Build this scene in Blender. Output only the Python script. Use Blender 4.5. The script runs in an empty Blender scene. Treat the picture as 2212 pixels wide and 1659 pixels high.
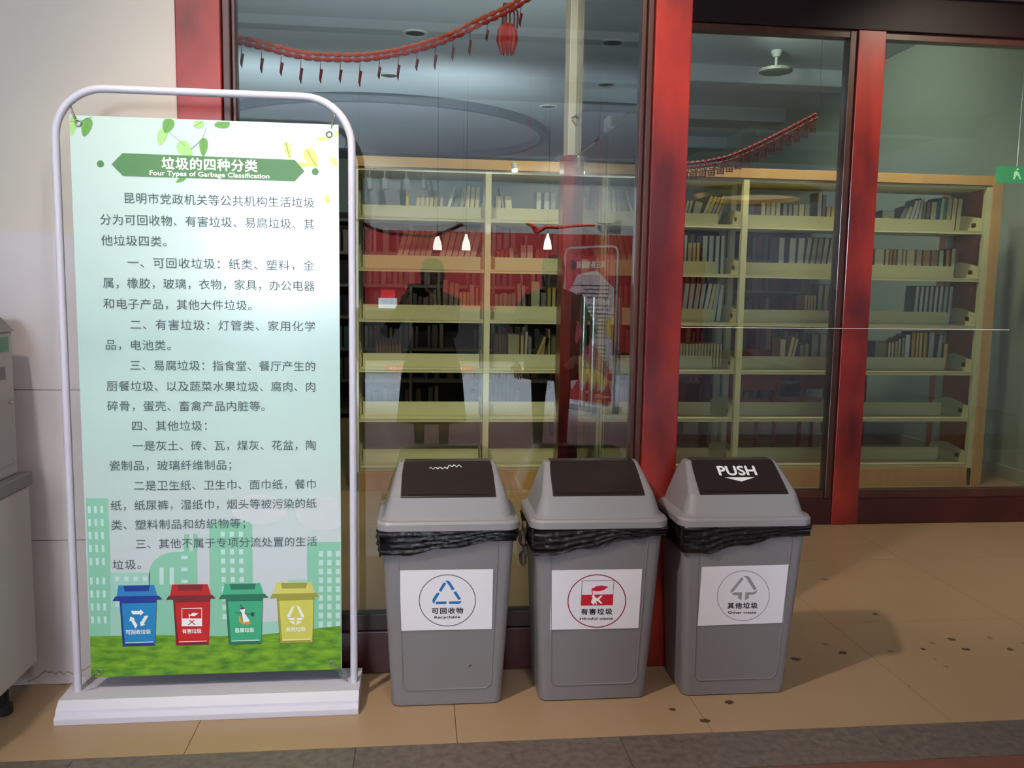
import bpy, bmesh, math, random
from mathutils import Vector, Matrix
random.seed(7)
C = bpy.context.scene.collection
sc = bpy.context.scene
PI = math.pi

# ------------------------------------------------------------------ camera
FPX = 1850.4; YAW, PITCH, ROLL = .1097, .10917, .016067; CAMZ = 1.36
fw = Vector((math.sin(YAW)*math.cos(PITCH), math.cos(YAW)*math.cos(PITCH), -math.sin(PITCH)))
r0 = Vector((math.cos(YAW), -math.sin(YAW), 0)); u0 = r0.cross(fw)
cr, sr = math.cos(ROLL), math.sin(ROLL)
RT = cr*r0 + sr*u0; UP = -sr*r0 + cr*u0
cam_d = bpy.data.cameras.new('camera'); cam = bpy.data.objects.new('camera', cam_d); C.objects.link(cam)
m = Matrix((RT, UP, -fw)).transposed().to_4x4(); m.translation = Vector((0, 0, CAMZ)); cam.matrix_world = m
cam_d.sensor_width = 36; cam_d.lens = FPX/2212*36; cam_d.clip_start = .02; cam_d.clip_end = 100
sc.camera = cam

def at(px, py, Y):
    """world X, Z of a photo pixel on the upright plane at depth Y"""
    d = (px-1106)/FPX*RT - (py-829.5)/FPX*UP + fw
    t = Y/d.y
    return d.x*t, CAMZ + d.z*t
def gnd(px, py, z=0.):
    d = (px-1106)/FPX*RT - (py-829.5)/FPX*UP + fw
    t = (z-CAMZ)/d.z
    return d.x*t, d.y*t

# ------------------------------------------------------------------ world, exposure
w = bpy.data.worlds.new('world'); sc.world = w; w.use_nodes = True
w.node_tree.nodes['Background'].inputs[0].default_value = (.80, .88, 1, 1)
w.node_tree.nodes['Background'].inputs[1].default_value = .30
sc.view_settings.view_transform = 'Standard'; sc.view_settings.look = 'None'
sc.view_settings.gamma = 1; sc.view_settings.use_curve_mapping = False
sc.view_settings.exposure = 0.0
sc.cycles.max_bounces = 8; sc.cycles.transparent_max_bounces = 24
sc.cycles.caustics_reflective = False; sc.cycles.caustics_refractive = False
sc.cycles.sample_clamp_indirect = 4

def light(name, kind, loc, power, col, size=.2, aim=None, spot=None, blend=.6, sy=None):
    d = bpy.data.lights.new(name, kind); d.energy = power; d.color = col
    if kind == 'AREA':
        d.size = size
        if sy: d.shape = 'RECTANGLE'; d.size_y = sy
    else: d.shadow_soft_size = size
    if kind == 'SPOT': d.spot_size = math.radians(spot); d.spot_blend = blend
    o = bpy.data.objects.new(name, d); C.objects.link(o); o.location = loc
    if aim is not None:
        o.rotation_euler = (Vector(aim)-Vector(loc)).to_track_quat('-Z', 'Y').to_euler()
    return o
WARM = (1, .86, .74); NEUT = (1, .95, .90); COOL = (.78, .90, 1)
light('key_downlight', 'SPOT', (-1.45, .95, 3.52), 330, WARM, .07, (.75, 2.75, .30), 74, .9)
light('banner_downlight', 'SPOT', (-.15, 1.35, 3.52), 40, NEUT, .06, (-.42, 2.75, 1.45), 52, 1)
light('post_downlight', 'SPOT', (1.25, 1.9, 3.5), 150, (1, .72, .50), .07, (.88, 2.94, 2.5), 46, 1)
light('alcove_fill', 'SPOT', (3.3, 3.5, 3.5), 155, (1, .88, .66), .06, (2.9, 5.2, .3), 96, .8)  # added spot that brightens the alcove floor and shelf
light('hall_fill', 'SPOT', (.5, 0, 3.5), 90, NEUT, .10, (.5, 2.6, 0), 120, .8)  # added fill for the hall, stands for no real fitting
for x in (-5.0, -1.9, .7, 3.4): light('hall_ceiling_fill', 'SPOT', (x, -9.72, 2.72), 450, COOL, .03, (x, -6.0, 3.62), 150, .7)  # added to brighten the hall ceiling that the panes mirror
for x in (-3.0, .8): light('hall_flood_fill', 'SPOT', (x, -5.2, 3.58), 2800, COOL, .04, (x, -6.6, 0), 120, .8)  # added floods for the hall floor and its bounce onto the ceiling
light('library_fill_near', 'SPOT', (-.1, 3.45, 3.4), 160, (1, .93, .74), .10, (.1, 5.74, .7), 110, .8)  # invented source that lifts the left shelves
for x in (1.55, 3.2): light('library_fill_mid', 'SPOT', (x, 4.98, 3.4), 150, (1, .92, .66), .10, (x, 5.74, .1), 118, .8)  # invented sources inside the library, lifting the right-hand shelves
light('garland_fill', 'SPOT', (.3, 2.05, 3.55), 900, (1, .84, .72), .06, (.1, 3.16, 2.25), 44, 1)  # added only to make the garland brighter
for x, e_ in ((-1.0, 75), (.9, 75), (2.7, 14)): light('shelf_top_fill', 'SPOT', (x, 6.02, 2.18), e_, (.80, .88, 1), .03, (x-.1, 8.4, 3.6), 150, .8)  # added out of sight behind the top beam to light the ceiling
light('hall_floor_fill', 'SPOT', (-.3, -2.4, 3.58), 4200, COOL, .04, (-.2, -2.8, 0), 84, .9)  # added to brighten the mirrored floor around the people
for x in (-1.2, 2.4): light('backdrop_fill', 'SPOT', (x, -7.6, 3.5), 420, NEUT, .04, (x+.4, -9.9, 1.3), 110, .8)  # added so that the red backdrop shows in the panes
light('poster_fill', 'SPOT', (1.0, -1.6, 3.5), 520, NEUT, .04, (1.9, -3.8, 1.0), 60, .8)  # added to brighten the mirrored poster
light('side_wall_fill', 'SPOT', (2.6, 7.2, 3.45), 75, (.9, 1, .92), .08, (4.4, 7.6, 2.5), 120, .9)  # added wash for the grey library wall at right
for x in (-1.6, .4): light('rear_ceiling_fill', 'SPOT', (x, 9.2, 2.32), 110, (.80, .88, 1), .04, (x-.2, 10.5, 3.6), 160, .8)  # unseen fill, added for the far library ceiling
light('library_fill_far', 'SPOT', (1.6, 8.0, 3.4), 14, (1, .93, .8), .10, (1.6, 8.4, 0), 130, .8)  # weak fill added for the back of the library

# ------------------------------------------------------------------ materials
def lin(c):
    return tuple(((v/255)/12.92 if v/255 <= .04045 else ((v/255+.055)/1.055)**2.4) for v in c) + (1,)
MATS = {}
def mat(name, rgb, rough=.5, metal=0, var=0, scale=8, bump=0, bscale=60, spec=.5, rgb2=None, stretch=None, emit=0, coat=0, trans=0):
    if name in MATS: return MATS[name]
    mt = bpy.data.materials.new(name); mt.use_nodes = True; MATS[name] = mt
    nt = mt.node_tree; b = nt.nodes['Principled BSDF']
    b.inputs['Base Color'].default_value = lin(rgb); b.inputs['Roughness'].default_value = rough
    b.inputs['Metallic'].default_value = metal; b.inputs['Specular IOR Level'].default_value = spec
    if coat: b.inputs['Coat Weight'].default_value = coat; b.inputs['Coat Roughness'].default_value = .12
    if emit:
        b.inputs['Emission Color'].default_value = lin(rgb); b.inputs['Emission Strength'].default_value = emit
    tc = nt.nodes.new('ShaderNodeTexCoord'); vec = tc.outputs['Object']
    if stretch:
        mp = nt.nodes.new('ShaderNodeMapping'); mp.inputs['Scale'].default_value = stretch
        nt.links.new(vec, mp.inputs[0]); vec = mp.outputs[0]
    if var or rgb2:
        n = nt.nodes.new('ShaderNodeTexNoise'); n.inputs['Scale'].default_value = scale; n.inputs['Detail'].default_value = 5
        nt.links.new(vec, n.inputs['Vector'])
        rp = nt.nodes.new('ShaderNodeValToRGB'); rp.color_ramp.elements[0].position = .32; rp.color_ramp.elements[1].position = .68
        c1 = lin(rgb); c2 = lin(rgb2) if rgb2 else tuple(min(1, v*(1+var)) for v in c1[:3])+(1,)
        if not rgb2: c1 = tuple(v*(1-var) for v in c1[:3])+(1,)
        rp.color_ramp.elements[0].color = c1; rp.color_ramp.elements[1].color = c2
        nt.links.new(n.outputs['Fac'], rp.inputs[0]); nt.links.new(rp.outputs[0], b.inputs['Base Color'])
    if bump:
        n2 = nt.nodes.new('ShaderNodeTexNoise'); n2.inputs['Scale'].default_value = bscale; n2.inputs['Detail'].default_value = 3
        nt.links.new(vec, n2.inputs['Vector'])
        bp = nt.nodes.new('ShaderNodeBump'); bp.inputs['Strength'].default_value = bump; bp.inputs['Distance'].default_value = .004
        nt.links.new(n2.outputs['Fac'], bp.inputs['Height']); nt.links.new(bp.outputs[0], b.inputs['Normal'])
    return mt
def glassmat(name, tint, fac0, fac1):
    mt = bpy.data.materials.new(name); mt.use_nodes = True; nt = mt.node_tree; nt.nodes.clear()
    out = nt.nodes.new('ShaderNodeOutputMaterial'); mix = nt.nodes.new('ShaderNodeMixShader')
    tr = nt.nodes.new('ShaderNodeBsdfTransparent'); tr.inputs[0].default_value = lin(tint)
    gl = nt.nodes.new('ShaderNodeBsdfGlossy'); gl.inputs['Roughness'].default_value = 0
    lw = nt.nodes.new('ShaderNodeFresnel'); lw.inputs['IOR'].default_value = 1.5
    mr = nt.nodes.new('ShaderNodeMapRange'); mr.inputs['From Min'].default_value = .04; mr.inputs['From Max'].default_value = 1
    mr.inputs['To Min'].default_value = fac0; mr.inputs['To Max'].default_value = fac1
    nt.links.new(lw.outputs[0], mr.inputs[0]); nt.links.new(mr.outputs[0], mix.inputs[0])
    nt.links.new(tr.outputs[0], mix.inputs[1]); nt.links.new(gl.outputs[0], mix.inputs[2]); nt.links.new(mix.outputs[0], out.inputs[0])
    return mt
GLASS = glassmat('pane_glass', (236, 242, 236), .10, .95)
SMOKE = mat('smoked_plastic', (44, 36, 33), .20, spec=.28)

M_WOOD = mat('red_lacquer', (82, 14, 20), .30, rgb2=(170, 48, 34), scale=2.0, stretch=(2.2, 2.2, .9), bump=.05, bscale=40, coat=.35)
M_WOODD = mat('dark_bead', (70, 36, 26), .35, var=.3, scale=6, stretch=(3, 3, .4), coat=.3)
M_MARBLE = mat('marble', (206, 197, 194), .32, rgb2=(190, 180, 177), scale=2.3)
M_PAINT = mat('cream_paint', (206, 197, 182), .75, var=.03, scale=3)
M_TILE = mat('tan_tile', (170, 141, 108), .28, var=.05, scale=1.7, spec=.42)
M_GROUT = mat('grout', (70, 55, 42), .9)
M_GRANITE = mat('granite', (88, 78, 70), .45, rgb2=(116, 104, 94), scale=38, bump=.05)
M_BROWNT = mat('redbrown_tile', (120, 74, 60), .4, var=.08)
M_WHITE = mat('white_powder_coat', (205, 203, 214), .42)
M_CREAM = mat('cream_steel', (206, 200, 160), .48)
M_BEECH = mat('beech_panel', (204, 156, 98), .45, var=.07, scale=3, stretch=(6, 6, .8))
M_BROWNW = mat('brown_board', (178, 114, 60), .6, var=.1, scale=5)
M_STEEL = mat('steel', (214, 212, 208), .28, metal=1)
M_BLACK = mat('black_print', (22, 22, 24), .6)
M_BAG = mat('black_bag', (18, 16, 16), .34, bump=.5, bscale=70, spec=.38)
M_BIN = mat('grey_plastic', (126, 121, 121), .42, bump=.05, bscale=500, spec=.4)
M_LID = mat('grey_lid_plastic', (142, 138, 138), .34, bump=.04, bscale=500, spec=.45)
M_PAPER = mat('sticker_paper', (232, 228, 230), .5)
M_CEIL = mat('ceiling_white', (188, 194, 202), .8)
M_WALLW = mat('hall_wall', (205, 208, 212), .8)
M_GREYW = mat('library_wall', (168, 176, 160), .8)
M_BEAM = mat('beam_white', (206, 210, 208), .7)
M_DARK = mat('dark_void', (30, 28, 26), .8)

# ------------------------------------------------------------------ geometry helpers
def BM(): return bmesh.new()
def box(bm, x0, x1, y0, y1, z0, z1, mi=0):
    vs = [bm.verts.new(p) for p in ((x0,y0,z0),(x1,y0,z0),(x1,y1,z0),(x0,y1,z0),(x0,y0,z1),(x1,y0,z1),(x1,y1,z1),(x0,y1,z1))]
    for f in ((0,3,2,1),(4,5,6,7),(0,1,5,4),(1,2,6,5),(2,3,7,6),(3,0,4,7)):
        bm.faces.new([vs[i] for i in f]).material_index = mi
    return vs
def tube(bm, pts, r, n=12, cap=True, closed=False):
    pts = [Vector(p) for p in pts]; rings = []; N = len(pts); prev = None
    rr = r if isinstance(r, (list, tuple)) else [r]*N
    for i, p in enumerate(pts):
        if closed: t = (pts[(i+1) % N]-pts[i-1]).normalized()
        else: t = (pts[min(i+1, N-1)]-pts[max(i-1, 0)]).normalized()
        if prev is None:
            a = Vector((0, 0, 1)) if abs(t.z) < .9 else Vector((1, 0, 0)); u = t.cross(a).normalized()
        else: u = (prev - t*prev.dot(t)).normalized()
        prev = u; v = t.cross(u)
        rings.append([bm.verts.new(p + (u*math.cos(2*PI*k/n)+v*math.sin(2*PI*k/n))*rr[i]) for k in range(n)])
    for i in range(N if closed else N-1):
        a, b = rings[i], rings[(i+1) % N]
        for k in range(n): bm.faces.new((a[k], a[(k+1)%n], b[(k+1)%n], b[k]))
    if cap and not closed:
        bm.faces.new(rings[0][::-1]); bm.faces.new(rings[-1])
def loft(bm, rings, cap0=True, cap1=True):
    R = [[bm.verts.new(p) for p in r] for r in rings]; n = len(R[0])
    for a, b in zip(R, R[1:]):
        for k in range(n): bm.faces.new((a[k], a[(k+1)%n], b[(k+1)%n], b[k]))
    if cap0: bm.faces.new(R[0][::-1])
    if cap1: bm.faces.new(R[-1])
    return R
def rrect(hx, y0, y1, rad, z, n=5, cx=0):
    out = []
    for cx_, cy_, a0 in ((hx-rad, y1-rad, 0), (-hx+rad, y1-rad, 90), (-hx+rad, y0+rad, 180), (hx-rad, y0+rad, 270)):
        for k in range(n+1):
            a = math.radians(a0+90*k/n); out.append((cx+cx_+rad*math.cos(a), cy_+rad*math.sin(a), z))
    return out
def lathe(bm, prof, n=24, c=(0,0,0)):
    loft(bm, [[(c[0]+r*math.cos(2*PI*k/n), c[1]+r*math.sin(2*PI*k/n), c[2]+z) for k in range(n)] for r, z in prof])
def obj(name, bm, m_, parent=None, loc=None, smooth=False, bevel=0, label=None):
    me = bpy.data.meshes.new(name); bmesh.ops.recalc_face_normals(bm, faces=bm.faces) if not smooth == 'raw' else None
    bm.to_mesh(me); bm.free()
    for x in (m_ if isinstance(m_, (list, tuple)) else [m_]): me.materials.append(x)
    o = bpy.data.objects.new(name, me); C.objects.link(o)
    if parent: o.parent = parent
    if loc: o.location = loc
    if smooth:
        for p in me.polygons: p.use_smooth = True
        if smooth != 'raw': me.set_sharp_from_angle(angle=math.radians(35 if smooth is True else smooth))
    if bevel:
        b = o.modifiers.new('bevel', 'BEVEL'); b.width = bevel; b.segments = 2; b.limit_method = 'ANGLE'; b.angle_limit = math.radians(40)
    if label: o['label'] = label
    return o
def thing(name, label, cat, loc=(0,0,0), group=None, rz=0):
    o = bpy.data.objects.new(name, None); C.objects.link(o); o.location = loc; o.rotation_euler.z = rz
    o.empty_display_size = .1
    o['label'] = label; o['category'] = cat
    if group: o['group'] = group
    return o
def tag(o, label, cat, group=None, kind=None):
    o['label'] = label; o['category'] = cat
    if group: o['group'] = group
    if kind: o['kind'] = kind
    return o
def struct(o):
    o['kind'] = 'structure'; return o
def sgroup(name):
    o = bpy.data.objects.new(name, None); C.objects.link(o); o['kind'] = 'structure'; return o
def clone(o, loc=None, parent=None, **k):
    c = o.copy(); C.objects.link(c)
    if loc: c.location = loc
    c.parent = parent
    for ch in o.children: clone(ch, None, c)
    for a, b in k.items(): c[a] = b
    return c
def boxo(name, m_, b, parent=None, bevel=0, label=None):
    bm = BM(); box(bm, *b); return obj(name, bm, m_, parent, bevel=bevel, label=label)

# flat print: polygons / text on an upright plane facing the viewer (-Y)
def poly(bm, pts, y, mi=0):
    f = bm.faces.new([bm.verts.new((p[0], y, p[1])) for p in pts]); f.material_index = mi
    return f
def text_mesh(s, size, bold=0, width=None, align='LEFT', res=3):
    """mesh of a string in the x-z plane (facing -Y), first glyph at x=0, centred on z"""
    cu = bpy.data.curves.new('t', 'FONT'); cu.body = s; cu.size = size; cu.resolution_u = res; cu.offset = bold
    cu.align_x = 'LEFT'
    o = bpy.data.objects.new('t', cu); C.objects.link(o)
    dg = bpy.context.evaluated_depsgraph_get(); dg.update()
    me = bpy.data.meshes.new_from_object(o.evaluated_get(dg))
    def ext():
        xs = [v.co.x for v in me.vertices]; return (min(xs), max(xs)) if xs else (0, 1)
    x0, x1 = ext()
    if width and len(s) > 1:
        # spread the glyphs to the printed line length without stretching them
        adv = (x1-x0)
        last = size*.9
        cu.space_character = max(.5, (width-last)/max(1e-6, adv-last)); dg.update()
        bpy.data.meshes.remove(me); me = bpy.data.meshes.new_from_object(o.evaluated_get(dg)); x0, x1 = ext()
        k = width/(x1-x0)
    else: k = 1
    zs = [v.co.y for v in me.vertices]; zc = size*.36
    for v in me.vertices: v.co = Vector(((v.co.x-x0)*k, 0, v.co.y-zc))
    bpy.data.objects.remove(o); bpy.data.curves.remove(cu)
    return me
def add_text(bm, s, x, z, y, size, width=None, bold=0, mi=0, slant=0, fitx=False, mirror=False, rot=0, center=False):
    me = text_mesh(s, size, 0, None if fitx else width)
    if fitx and width:
        mx = max(v.co.x for v in me.vertices)
        for v in me.vertices: v.co.x *= width/mx
    mx = max([v.co.x for v in me.vertices] or [0])
    c, s_ = math.cos(rot), math.sin(rot)
    for q, (ox, oz) in enumerate(((0, 0), (bold, 0), (-bold, 0), (0, bold), (0, -bold)) if bold else ((0, 0),)):
        vs = []
        for v in me.vertices:
            a, b = v.co.x - (mx/2 if center else 0) + ox, v.co.z + oz
            if mirror: a = -a
            vs.append(bm.verts.new((x + a*c - b*s_, y-.00004*q, z + a*s_ + b*c)))
        for p in me.polygons:
            try:
                f = bm.faces.new([vs[i] for i in p.vertices]); f.material_index = mi
            except ValueError: pass
    bpy.data.meshes.remove(me)

# ================================================================== SETTING
YG = 2.97      # near glazing
YR = 4.79      # recessed glazing
# floor
base = boxo('floor', M_GROUT, (-8, 8, 2.3, 16, -.06, -.004)); struct(base)
TX0, TP = -.675, .7965
rows = [2.45, 3.277, 4.09, 4.905, 5.72, 6.535, 7.35, 8.165]
tile_me = None
for i in range(-3, 8):
    for j in range(len(rows)-1):
        x0 = TX0+TP*i; y0, y1 = rows[j], rows[j+1]
        bm = BM(); box(bm, x0+.001, x0+TP-.001, y0+.001, y1-.001, -.02, 0)
        obj('floor_tile', bm, M_TILE, base)
bm = BM(); box(bm, -3.1, 8, 8.166, 16, -.02, -.001); o = obj('far_floor', bm, M_TILE, base)
# granite band in slabs
for i in range(-7, 9):
    bm = BM(); x0 = -.18+.8*i; box(bm, x0+.0008, x0+.7992, 2.252, 2.448, -.02, .0005); obj('granite_slab', bm, M_GRANITE, base)
hallf = boxo('floor_hall', M_GROUT, (-8, 8, -11, 2.25, -.06, -.004)); struct(hallf)
bm = BM(); box(bm, -8, 8, 1.65, 2.25, -.02, -.001); obj('floor_border', bm, M_BROWNT, hallf)
M_HFL = mat('hall_floor', (186, 188, 194), .22, var=.03, scale=1.2)
for i in range(-8, 8):
    for j in range(0, 13):
        bm = BM(); box(bm, i+.002, i+.998, 1.65-j-1+.002, 1.65-j-.002, -.02, -.0005); obj('floor_tile', bm, M_HFL, hallf)

# water stains on the tan tiles
M_STAIN = mat('stain', (92, 66, 40), .6, rgb2=(70, 48, 28), scale=60)
M_STAINL = mat('stain_light', (140, 108, 74), .5)
for px, py, s, dk in ((1891,1327,13,1),(1783,1392,18,0),(1820,1410,20,1),(1719,1424,20,1),(1994,1402,11,1),(2014,1390,14,0),(1923,1407,13,0),
                      (2055,1381,17,1),(2088,1403,16,1),(2138,1378,16,0),(2182,1403,16,1),(2044,1440,11,0),(1577,1518,20,1),(1453,1533,14,1),
                      (1523,1557,20,1),(1964,1483,4,1),(1783,1252,15,0),(2021,1424,7,0),(2211,1390,10,0)):
    x, y = gnd(px, py); dx = gnd(px+s*.5, py)[0]-x
    bm = BM(); n = 14; rs = [1+random.uniform(-.3, .3) for _ in range(n)]
    bm.faces.new([bm.verts.new((x+dx*rs[k]*math.cos(2*PI*k/n), y+dx*.85*rs[k]*math.sin(2*PI*k/n), .0006)) for k in range(n)])
    obj('water_stain', bm, M_STAIN if dk else M_STAINL, base)

# left wall: cream paint above, three courses of marble slabs
wl = boxo('wall_left', M_PAINT, (-8, -.775, 2.952, 3.12, 0, 3.6)); struct(wl)
for z0, z1 in ((0, .503), (.503, 1.0102), (1.0102, 1.522)):
    for x0 in (-1.98, -3.18, -4.38):
        bm = BM(); box(bm, x0+.001, x0+1.2-.001, 2.94, 2.953, z0+.0012, z1-.0012)
        obj('marble_slab', bm, M_MARBLE, wl)
# jagged damp line at the wall foot
bm = BM(); pts = []; M_DAMP = mat('damp_edge', (140, 112, 84), .7, rgb2=(176, 158, 140), scale=50)
xs = [58, 70, 82, 92, 100, 104, 112, 121, 128, 137, 146, 158, 164, 172, 180, 190, 197]
ys = [1472, 1468, 1461, 1452, 1448, 1452, 1451, 1455, 1449, 1456, 1450, 1455, 1448, 1443, 1447, 1441, 1436]
pp = [at(a, b, 2.939) for a, b in zip(xs, ys)]
for (xa, za), (xb, zb) in zip(pp, pp[1:]):
    poly(bm, [(xa, za-.004), (xb, zb-.004), (xb, zb+.001), (xa, za+.001)], 2.9392)
obj('damp_line', bm, M_DAMP, wl)

# ---- near glazing (window_1) with posts and rails
def frame_piece(name, b, m_=M_WOOD, p=None, bev=.004): return boxo(name, m_, b, p, bevel=bev)
w1 = sgroup('window_1')
frame_piece('post', (-.773, -.632, 2.925, 3.04, 0, 3.3), p=w1)
frame_piece('glazing_bead', (-.632, -.606, 2.94, 3.02, 0, 3.3), M_WOODD, w1)
frame_piece('glazing_bead', (-.606, -.591, 2.955, 3.0, .2, 3.3), M_WOODD, w1)
frame_piece('bottom_rail', (-.60, .79, 2.94, 3.04, 0, .155), mat('dark_red_rail', (58, 18, 18), .35, var=.2, coat=.3), w1)
frame_piece('glazing_bead', (-.60, .75, 2.95, 3.0, .155, .215), mat('rail_bead', (52, 34, 28), .4, var=.2), w1)
frame_piece('top_rail', (-.773, .92, 2.94, 3.04, 3.1, 3.3), p=w1)
frame_piece('glazing_bead', (.750, .768, 2.955, 3.0, .2, 3.1), M_WOODD, w1)
frame_piece('glazing_bead', (.768, .789, 2.94, 3.02, 0, 3.1), M_WOODD, w1)
frame_piece('post', (.789, .916, 2.925, 3.05, 0, 3.3), p=w1)
boxo('glass_pane', GLASS, (-.60, .76, 2.970, 2.978, .19, 3.12), w1)
wl2 = boxo('wall_front', M_PAINT, (-.775, .92, 2.952, 3.12, 3.3, 3.6)); struct(wl2)

# ---- door_1: return wall with two frameless glass leaves
d1 = sgroup('door_1')
leafs = []
for y0, y1 in ((3.08, 3.905), (3.915, 4.74)):
    lf = boxo('door_leaf', GLASS, (.846, .856, y0, y1, .012, 2.075), d1)
    for z in (.012, 2.02):
        yy = (y0, y0+.15) if y0 < 3.5 else (y1-.15, y1)
        boxo('patch_fitting', M_STEEL, (.838, .864, yy[0], yy[1], z, z+.055), lf, bevel=.003)
    hy = y1-.075 if y0 < 3.5 else y0+.14
    for s in (-1, 1):
        bm = BM(); X = .851+s*.062
        tube(bm, [(X, hy, .80), (X, hy, 1.335)], .016, 16)
        for z in (.875, 1.26): tube(bm, [(.851+s*.006, hy, z), (X, hy, z)], .008, 10)
        obj('pull_handle', bm, M_STEEL, lf, smooth=True)
boxo('patch_fitting', M_STEEL, (.838, .864, 3.86, 3.96, 2.085, 2.14), d1, bevel=.003)
boxo('transom_pane', GLASS, (.847, .855, 3.05, 4.74, 2.09, 3.03), d1)
boxo('threshold', M_STEEL, (.83, .87, 3.05, 4.74, 0, .006), d1)

# ---- recessed glazing: window_2, window_3
w2 = sgroup('window_2')
frame_piece('post', (.79, .96, 4.74, 4.90, 0, 2.10), p=w2)
frame_piece('mirrored_column', (.81, .96, 4.75, 4.90, 2.10, 3.04), mat('pale_stone', (214, 204, 196), .5, var=.04), w2)  # solid pale block standing in for the hall column's reflection
bm = BM(); tube(bm, [(.825, 4.746, 2.30), (.86, 4.744, 2.32), (.90, 4.744, 2.325)], .004, 6); tube(bm, [(.83, 4.746, 2.29), (.85, 4.744, 2.26), (.87, 4.744, 2.27)], .006, 6); obj('tape_scrap', bm, mat('tape_tan', (176, 140, 90), .6), w2)
frame_piece('post', (2.447, 2.609, 4.745, 4.86, 0, 2.84), p=w2)
frame_piece('header', (.96, 5.2, 4.745, 4.88, 2.84, 3.04), mat('header_lacquer_shaded', (26, 8, 9), .5, var=.25, scale=3, spec=.25), w2)  # same lacquer as the posts, with the shade put into its colour
frame_piece('bottom_rail', (.96, 2.447, 4.75, 4.87, 0, .155), mat('dark_red_rail2', (60, 13, 15), .35, var=.3, scale=4, coat=.3), w2)
frame_piece('glazing_bead', (.96, 2.40, 4.765, 4.83, .155, .205), M_WOODD, w2, .002)
frame_piece('glazing_bead', (2.405, 2.447, 4.76, 4.84, .155, 2.84), M_WOODD, w2)
frame_piece('glazing_bead', (.96, .99, 4.76, 4.84, .155, 2.84), M_WOODD, w2)
frame_piece('glazing_bead', (.99, 2.405, 4.765, 4.83, 2.80, 2.84), M_WOODD, w2, .002)
boxo('glass_pane', GLASS, (.97, 2.43, 4.790, 4.798, .18, 2.83), w2)
w3 = sgroup('window_3')
frame_piece('bottom_rail', (2.609, 5.2, 4.75, 4.87, 0, .155), mat('dark_red_rail2', (60, 13, 15)), w3)
frame_piece('glazing_bead', (2.609, 5.2, 4.765, 4.83, .155, .205), M_WOODD, w3, .002)
frame_piece('glazing_bead', (2.609, 5.2, 4.765, 4.83, 2.80, 2.84), M_WOODD, w3, .002)
boxo('glass_pane', GLASS, (2.60, 5.2, 4.790, 4.798, .18, 2.83), w3)
o = boxo('trim_1', M_PAINT, (.92, 5.4, 4.70, 4.93, 3.04, 3.6)); struct(o)
# thin taut wire in front of the recessed panes
bm = BM(); xa, za = at(1470, 707, 4.72); xb, zb = at(2180, 712.5, 4.72)
tube(bm, [(xa, 4.72, za), (xb, 4.72, zb)], .0022, 6)
tag(obj('taut_wire', bm, mat('wire_white', (225, 225, 225), .4)), 'thin white wire stretched level across the two recessed panes', 'wire')

# ---- shell
struct(boxo('ceiling', M_CEIL, (-8, 8, -11, 16, 3.6, 3.7)))
struct(boxo('wall_back', M_WALLW, (-8, 8, -11.1, -10.0, 0, 3.6)))
struct(boxo('wall_far', M_GREYW, (-3.1, 8, 15.6, 15.7, 0, 3.6)))
struct(boxo('wall_side', M_WALLW, (-8.1, -8, -11, 16, 0, 3.6)))
struct(boxo('wall_hall_right', M_WALLW, (7.0, 7.1, -11, 4.8, 0, 3.6)))
struct(boxo('wall_right', M_GREYW, (4.42, 4.52, 4.93, 15.6, 0, 3.6)))
struct(boxo('wall_library_left', M_GREYW, (-3.1, -3.0, 3.1, 15.6, 0, 3.6)))
struct(boxo('baseboard_right', mat('white_trim', (170, 172, 156), .5), (4.40, 4.42, 4.93, 15.6, 0, .10)))

# ================================================================== DISPLAY STAND
YB = 2.75
st = thing('banner_stand', 'tall white tube banner stand on a grey metal base by the left wall', 'display stand', (-.64, YB, 0))
def L(bm, o=Vector((-.64, YB, 0))):
    for v in bm.verts: v.co -= o
    return bm
bm = BM(); prof = [(2.648, 0), (2.648, .020), (2.662, .030), (2.664, .040), (2.690, .062), (2.850, .066), (2.850, 0)]
xl, xr = -1.115, -.186
a = [bm.verts.new((xl, y, z)) for y, z in prof]
b = [bm.verts.new((xr, y, z)) for y, z in prof]
for k in range(len(prof)): k2 = (k+1) % len(prof); bm.faces.new((a[k], a[k2], b[k2], b[k]))
bm.faces.new(a[::-1]); bm.faces.new(b)
obj('base', L(bm), M_WHITE, st, bevel=.002)
x0, x1, zt, rad = -1.078, -.207, 1.937, .145
path = [(x0, YB, .062)] + [(x0+.002*(0), YB, .5), (x0, YB, 1.2)]
for k in range(11): t = PI-k*PI/20; path.append((x0+rad+rad*math.cos(t), YB, zt-rad+rad*math.sin(t)))
for k in range(11): t = PI/2-k*PI/20; path.append((x1-rad+rad*math.cos(t), YB, zt-rad+rad*math.sin(t)))
path += [(x1, YB, 1.2), (x1, YB, .5), (x1, YB, .062)]
bm = BM(); tube(bm, path, .0118, 16); obj('tube_frame', L(bm), M_WHITE, st, smooth=True)
for x, z in ((x0, 1.62), (x1, .83), (x0, .85), (x1, 1.62)):
    bm = BM(); tube(bm, [(x, YB, z), (x, YB, z+.004)], .0126, 16); obj('tube_joint', L(bm), M_WHITE, st)
BXL, BXR, BZ0, BZ1 = -1.036, -.247, .108, 1.857
springs = [((BXL+.022, BZ1-.022), (x0+rad*.30, zt-rad*.30)), ((BXR-.022, BZ1-.012), (x1-rad*.32, zt-rad*.26)),
           ((BXL+.02, BZ0+.02), (x0+.02, .072)), ((BXR-.02, BZ0+.02), (x1-.02, .072))]
M_ZINC = mat('zinc', (150, 148, 140), .35, metal=.8)
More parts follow.
